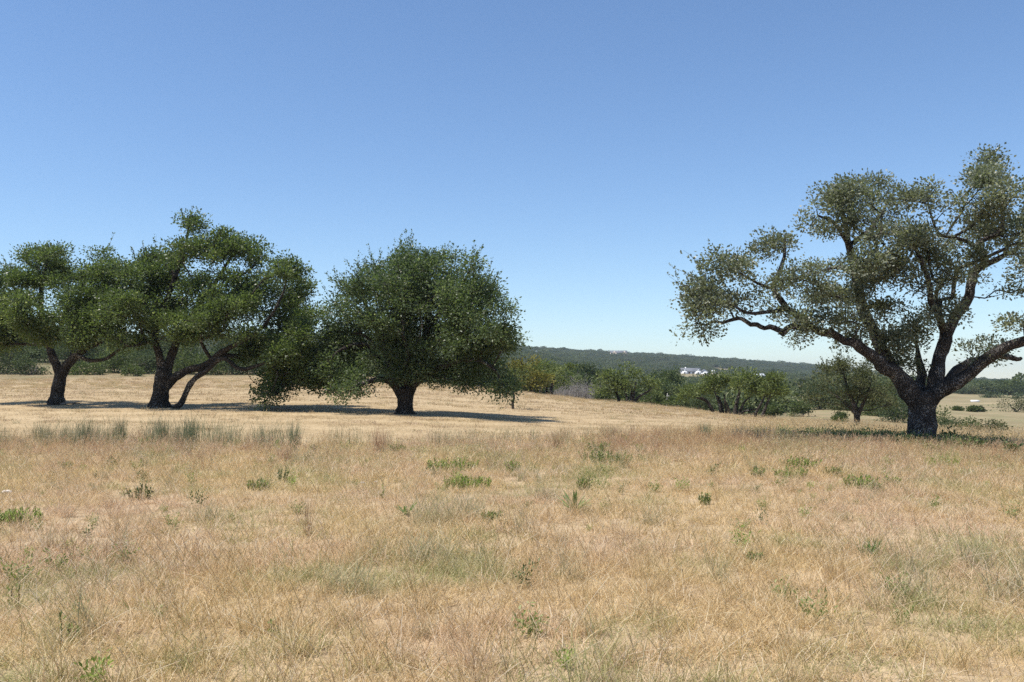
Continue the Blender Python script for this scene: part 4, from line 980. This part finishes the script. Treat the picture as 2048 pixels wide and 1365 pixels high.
# band of upright bluestem stalks along the edge of the mown field
def stalks(name, seed, n, rad_, h0, h1, w=.010, mat=M_blue, l1=.22):
    return tuft(name, mat, seed, n, rad_, h0, h1, w, 0, l1, .22, (.1, 0), extra=seedheads(max(2, n//6), h1, 6, .03, rad_), seg=2)
blue = [stalks('bluestem_%d' % i, 580+i, 14, .18, .3, .74, .0075) for i in range(7)]
n_ = 1400; px = rng.uniform(-40, 1420, n_); y = rng.uniform(20.2, 23.0, n_); x = X(px, y)
dn = .06+.5*np.exp(-((px-400)/190)**2)+.30*np.exp(-((px-100)/140)**2)+.14*np.exp(-((px-880)/120)**2)+.08*np.exp(-((px-1080)/80)**2)
dn *= (.25+1.5*(fbm(px, px*0, 28, 4) > .5))
k = (rng.uniform(size=n_) < dn) & (y < mow_edge(x, y)+.3); x, y, px = x[k], y[k], px[k]
jot('bluestem_grass', blue, x, y, rng.uniform(.55, 1.1, len(x))*(.72+.35*np.exp(-((px-380)/260)**2)), 'upright blue-green grass stalks along the edge of the mown field', 'grass', rng, .05)
# russet grass in front of the stalks and towards the big oak
russ = [tuft('russet_tuft_%d' % i, M_red, 600+i, 46, .2, .14, .34, .006, .1, .9, .8, extra=seedheads(4, .36, 8, .03)) for i in range(4)]
n_ = 3600; px = rng.uniform(-60, 2100, n_); y = rng.uniform(15.5, 23.5, n_); x = X(px, y)
dn = .9*sm(px, 1130, 1250)*sm(y, 17, 20)+.45*(1-sm(px, 250, 620))*sm(y, 17.5, 20)+.16
dn *= 1.6*fbm(x, y, 1.6, 44)
k = (rng.uniform(size=n_) < dn) & (y < mow_edge(x, y)); x, y = x[k], y[k]
jot('russet_grass', russ, x, y, rng.uniform(.6, 1.05, len(x)), 'reddish-brown grass in front of the field edge and the big oak', 'grass', rng)
# ------------------------------------------------------------------ single plants in the grass
def forb(name, label, cat, px, Y, h, w, mat, seed, stems=14, lf=(.05, .022), spread=.5, per=14, group=None):
    """leafy plant: upright stems with leaves"""
    r = np.random.default_rng(seed); root = empty(name, at(px, Y)); tag(root, label, cat, group)
    sb, lb = MB(), MB()
    for _ in range(stems):
        a = r.uniform(0, 6.28); rr = w*.5*math.sqrt(r.uniform()); b0 = np.array([rr*math.cos(a)*.6, rr*math.sin(a)*.6, -.02])
        ln = h*r.uniform(.55, 1.1); le = r.uniform(0, spread); d = np.array([math.cos(a)*math.sin(le), math.sin(a)*math.sin(le), math.cos(le)])
        pts = b0+d*ln*np.linspace(0, 1, 4)[:, None]+np.cumsum(r.normal(size=(4, 3))*.008, 0)
        frusta(sb, pts[:-1], pts[1:], np.full(3, .004), np.full(3, .0028), 4)
        t = r.uniform(.18, 1, per); bp = b0+d*ln*t[:, None]
        dd = norm(r.normal(size=(per, 3))+d*.8+np.array([0, 0, .35])); L_ = lf[0]*r.uniform(.6, 1.3, per)
        V_, q_, t_ = leaves(r, bp, dd, L_, L_*lf[1]/lf[0], np.clip(r.normal(.55, .22, per), 0, 1), .5); lb.add(V_, q_, None, t_)
    tag(obj('stems', sb.mesh(name+'_stems', M_forb, True), root), kind='stuff'); tag(obj('leaves', lb.mesh(name+'_leaves', mat), root), kind='stuff')
    return root
def clump(name, label, cat, px, Y, h, w, mat, seed, n=160, wd=.005, lean=.7, droop=.6, heads=0, seg=3):
    r = np.random.default_rng(seed); root = empty(name, at(px, Y)); tag(root, label, cat)
    mb = MB(); V_, q_, t_ = blades(r, n, w*.3, h*.55, h*1.05, wd, 0, lean, droop, (.1, 0), (0, 1), seg); mb.add(V_, q_, None, t_)
    tag(obj('blades', mb.mesh(name+'_blades', mat), root), kind='stuff')
    if heads:
        mb = MB(); seedheads(heads, h*1.15, 10, .025, w*.25)(mb, r); tag(obj('seed_heads', mb.mesh(name+'_heads', M_red), root), kind='stuff')
    return root
def dep(py, z=0): return (CH-z)*F/(py-HZ)      # depth of a ground point seen at this row
G = [  # px, py of the base, height m, width m, kind, label
 (276,1000,.30,.45,'dark','dark small-leaved sprig with upright side shoots in the left foreground'),
 (560,965,.30,.26,'dark','compact dark green weed left of centre, behind the pinkish grass'),
 (40,1045,.20,.85,'lime','bright green leafy patch at the left edge of the photo'),
 (905,940,.26,1.5,'lime','broad yellow-green weed patch in the middle distance at centre'),
 (935,975,.20,1.1,'lime','low yellow-green patch just in front of the broad centre patch'),
 (1027,945,.26,.34,'lime','small bright green bush right of the broad centre patch'),
 (1200,905,.30,.7,'mid','dark leafy weed by the field edge below the many-stemmed tree'),
 (1215,925,.26,1.6,'mid','green weed patch stretching right of the dark leafy weed'),
 (1170,980,.24,.30,'mid','small green weed above the sword-leaved plant'),
 (1600,938,.28,1.0,'lime','yellow-green weed patch left of the big oak, farther one'),
 (1582,955,.20,.7,'lime','yellow-green low patch just nearer than the farther weed patch'),
 (1720,975,.24,.75,'lime','bright green leafy patch in front of the big oak, left of centre'),
 (1752,985,.18,.35,'mid','small green weed right end of the bright leafy patch'),
 (1785,970,.18,.4,'lime','small bright weed between leafy patch and round bright tuft'),
 (1515,955,.24,.25,'mid','small upright green weed left of the yellow-green patches'),
 (1668,952,.2,.4,'mid','faint green weed between the two yellow-green patch groups'),
 (1862,906,.30,.55,'lime','bright green leaves at the foot of the big oak trunk'),
 (1895,893,.62,.35,'dark','dark sapling with big leaves right of the big oak trunk'),
 (1945,905,.48,.55,'dark','dark leafy sapling in the oak shade, right of the trunk'),
 (2018,915,.42,.5,'dark','leafy sapling at the right end of the oak shade'),
 (1800,893,.42,.9,'dark','dark weeds left of the big oak trunk in its shade'),
 (1660,888,.36,1.3,'dark','dark weeds in the shade at the left end of the oak shadow'),
 (1740,886,.34,1.0,'dark','dark weeds in the oak shade between its trunk and the left end'),
 (130,940,.2,.3,'mid','small green weed in the pinkish grass at far left'),
 (288,890,.25,.35,'lime','light green weed at the foot of the bluestem stalks'),
 (515,980,.2,.4,'mid','green weed left of the compact dark weed'),
 (765,1000,.26,.14,'mid','single upright green stem left of the pale tall clump'),
 (1410,1010,.2,.2,'mid','single green sprig right of the sword-leaved plant'),
 (30,1215,.24,.12,'mid','upright green stem at the left edge of the near foreground'),
 (130,1285,.22,.08,'mid','thin leafy stem in the near left foreground, left of its twin'),
 (152,1290,.22,.08,'mid','thin leafy stem in the near left foreground, right of its twin'),
 (550,1275,.14,.12,'mid','green weed in the near foreground below the left oaks'),
 (1510,1125,.11,.2,'mid','small bright weed in the right foreground'),
 (980,1042,.16,.35,'mid','green weed right below the pale tall clump'),
 (795,905,.24,.5,'mid','green weed beside the reddish clump at the field edge'),
]
for i, (px, py, h, w_, kind, lab) in enumerate(G):
    Y = dep(py, .02)
    for _ in range(3): Y = dep(py, hz(X(px, Y), Y))
    mt = {'dark': M_forb, 'lime': M_lime, 'mid': M_weed}[kind]
    st = int(12+60*w_); lf = (.036, .015) if kind != 'dark' else (.04, .018); h *= .8
    if kind == 'dark' and py > 900: st = max(5, st//3)
    if 'big leaves' in lab or 'sapling' in lab: lf = (.10, .06); st = 9
    if w_ < .16: st = 2
    forb('weed' if 'sapling' not in lab else 'sapling', lab, 'weed' if 'sapling' not in lab else 'sapling', px, Y, h, w_, mt, 700+i, st, lf, .5 if w_ > .2 else .12, 16)
CL = [ # px, py, h, w, mat, n, wd, lean, droop, heads, label
 (865,1050,.55,.95,M_greygrass,230,.005,.8,.8,6,'large pale wispy grass clump at centre'),
 (945,1035,.42,.6,M_greygrass,130,.005,.6,.5,4,'grey-brown dry clump right against the large wispy clump'),
 (850,1125,.42,.75,M_greygrass,230,.005,.8,.8,0,'grey-green rounded clump in the centre foreground'),
 (690,1185,.40,.7,M_greygrass,180,.005,.8,.8,0,'grey-green clump in the foreground left of centre'),
 (415,1045,.34,.8,M_greygrass,170,.005,.7,.7,0,'pale green wispy clump left of centre'),
 (615,1075,.56,.22,M_red,36,.004,.25,.2,3,'tall thin reddish clump standing in the left foreground'),
 (760,905,.62,.5,M_red,150,.006,.3,.25,6,'reddish-brown upright clump below the middle oak trunk'),
 (590,895,.68,.4,M_blue,120,.010,.22,.2,5,'tall bluish stalk clump standing alone left of the reddish clump'),
 (570,925,.40,.45,M_red,130,.006,.45,.4,4,'low reddish clump behind the compact dark weed'),
 (380,890,.75,.6,M_blue,160,.010,.2,.15,8,'tallest blue-green stalk clump below the second oak'),
 (240,888,.75,.45,M_blue,130,.010,.2,.15,6,'blue-green stalk clump left of the tallest one'),
 (170,890,.68,.45,M_blue,120,.010,.2,.15,6,'blue-green stalk clump at left, nearest the leftmost oak'),
 (325,886,.68,.4,M_blue,120,.010,.2,.15,6,'blue-green stalk clump directly below the thick forked trunk'),
 (1112,902,.48,.4,M_red,140,.006,.35,.3,5,'russet upright clump at the field edge right of the middle oak'),
 (1090,1002,.26,.4,M_greygrass,160,.005,.7,.4,0,'small blue-grey clump right of centre'),
 (1810,1200,.34,.7,M_greygrass,150,.005,.8,.8,0,'grey-green clump in the right foreground'),
 (2030,1200,.42,.8,M_greygrass,170,.005,.8,.8,0,'grey-green clump at the right photo edge'),
 (1950,1135,.36,.6,M_greygrass,140,.005,.7,.6,0,'green-based tussock in the right foreground'),
 (1410,880,.5,.4,M_blue,120,.010,.3,.3,4,'tall dull green tuft at the field edge left of the oak shadow'),
 (1885,935,.34,1.0,M_lime,420,.006,.6,.5,0,'bright yellow-green grass tuft in front of the big oak'),
 (930,972,.2,.9,M_lime,260,.005,.8,.6,0,'yellow-green grass among the centre weeds'),
 (1745,1115,.24,.35,M_yucca,60,.012,.7,.3,0,'small tuft of broad green blades in the right foreground'),
]
for i, (px, py, h, w_, mt, n_, wd, le, dr, hd, lab) in enumerate(CL):
    Y = dep(py, .02)
    for _ in range(3): Y = dep(py, hz(X(px, Y), Y))
    clump('grass_clump', lab, 'grass clump', px, Y, h, w_, mt, 800+i, n_, wd, le, dr, hd)
# sword-leaved rosettes: every leaf its own part
def rosette(label, px, py, h, n_, seed):
    Y = dep(py, 0); root = empty('sword_leaved_plant', at(px, Y)); tag(root, label, 'plant', 'sword-leaved plants'); r = np.random.default_rng(seed)
    for k in range(n_):
        a = k*2.4+r.uniform(-.3, .3); le = .2+.9*r.uniform(); L_ = h*r.uniform(.75, 1.1); w0 = .022
        d = np.array([math.cos(a)*math.sin(le), math.sin(a)*math.sin(le), math.cos(le)]); s_ = np.array([-math.sin(a), math.cos(a), 0]); nn = np.cross(s_, d)
        V_ = []
        for t, ww in ((0, .7), (.3, 1), (.65, .8), (1, .05)):
            c_ = d*L_*t+np.array([math.cos(a), math.sin(a), -.6])*L_*.10*t*t
            V_ += [c_-s_*w0*ww+nn*.004*ww, c_-nn*.004*ww, c_+s_*w0*ww+nn*.004*ww]
        q_ = [(3*i+j, 3*i+j+1, 3*i+j+4, 3*i+j+3) for i in range(3) for j in range(2)]
        mb = MB(); mb.add(V_, q_, None, np.full(len(V_), r.uniform(.2, 1))); obj('leaf', mb.mesh('sword_leaf', M_yucca), root)
rosette('green sword-leaved plant standing alone right of centre', 1150, 1028, .30, 16, 1)
rosette('small pale sword-leaved plant at the left of the large wispy clump', 813, 1030, .24, 7, 2)
# stones
M_stone = plain('pale_limestone', (.55, .49, .42), .9, .15, 8, bump=.4)
for i, (px, py, s_, lab) in enumerate([(14,985,.05,'white stone in the grass at the left photo edge'),(725,968,.03,'small pale stone in the grass left of the broad centre patch'),(752,966,.025,'smaller pale stone right beside another pale stone')]):
    import bmesh
    bm = bmesh.new(); bmesh.ops.create_icosphere(bm, subdivisions=2, radius=s_); r = random.Random(i)
    for v in bm.verts: v.co *= 1+r.uniform(-.18, .18); v.co.z *= .6; v.co.x *= 1.4
    me = bpy.data.meshes.new('stone'); bm.to_mesh(me); bm.free(); me.materials.append(M_stone)
    Y = dep(py, .05); p_ = at(px, Y); tag(obj('stone', me, None, (p_[0], p_[1], p_[2]+.05)), lab, 'stone')
# fallen branches under the oaks
def fallen(label, px, Y, pts, r0, seed):
    mb = MB(); rng_ = np.random.default_rng(seed); b_ = np.array(at(px, Y)); P = np.array(pts, float)
    q = catmull(np.concatenate([P, np.linspace(r0, r0*.4, len(P))[:, None]], 1), .15); tube(mb, q[:, :3], q[:, 3], 7, rng_)
    for k in range(4):
        c_ = q[rng_.integers(2, len(q)-1), :3]; d_ = norm(rng_.normal(size=3)*np.array([1, .6, .5])+np.array([0, 0, .3])); ln = rng_.uniform(.3, .8)
        frusta(mb, c_[None], (c_+d_*ln)[None], np.array([r0*.4]), np.array([r0*.12]), 5)
    tag(obj('fallen_branch', mb.mesh('fallen_branch', M_twig, True), None, tuple(b_)), label, 'branch')
fallen('dry fallen branch lying below the drooping leaves of the second oak', 540, 36.0, [(-.25, 0, .38), (-.12, 0, .15), (.2, 0, .08), (.7, .1, .09), (1.2, .1, .06)], .05, 3)
fallen('small dead branch on the ground right of the thin leaning stem', 437, 35.5, [(-.3, 0, .05), (0, 0, .08), (.2, 0, .16), (.3, 0, .3)], .018, 4)
fallen('small dead wood beside the leftmost oak trunk', 140, 38.3, [(-.4, 0, .08), (0, 0, .12), (.4, .1, .1)], .05, 5)

# ------------------------------------------------------------------ the air
m, n, l, out = nt('valley_haze')
pv_ = n.new('ShaderNodeVolumePrincipled'); pv_.inputs['Density'].default_value = .00016; pv_.inputs['Color'].default_value = (.82, .9, 1, 1); pv_.inputs['Anisotropy'].default_value = .3
l.new(pv_.outputs[0], out.inputs['Volume'])
mb = MB(); box(mb, -4300, 4300, -4300, 4300, float(gz.min())-2, float(gz.max())+9)
tag(obj('haze', mb.mesh('haze', m)), kind='stuff')
print('ground z', gz.min(), gz.max())
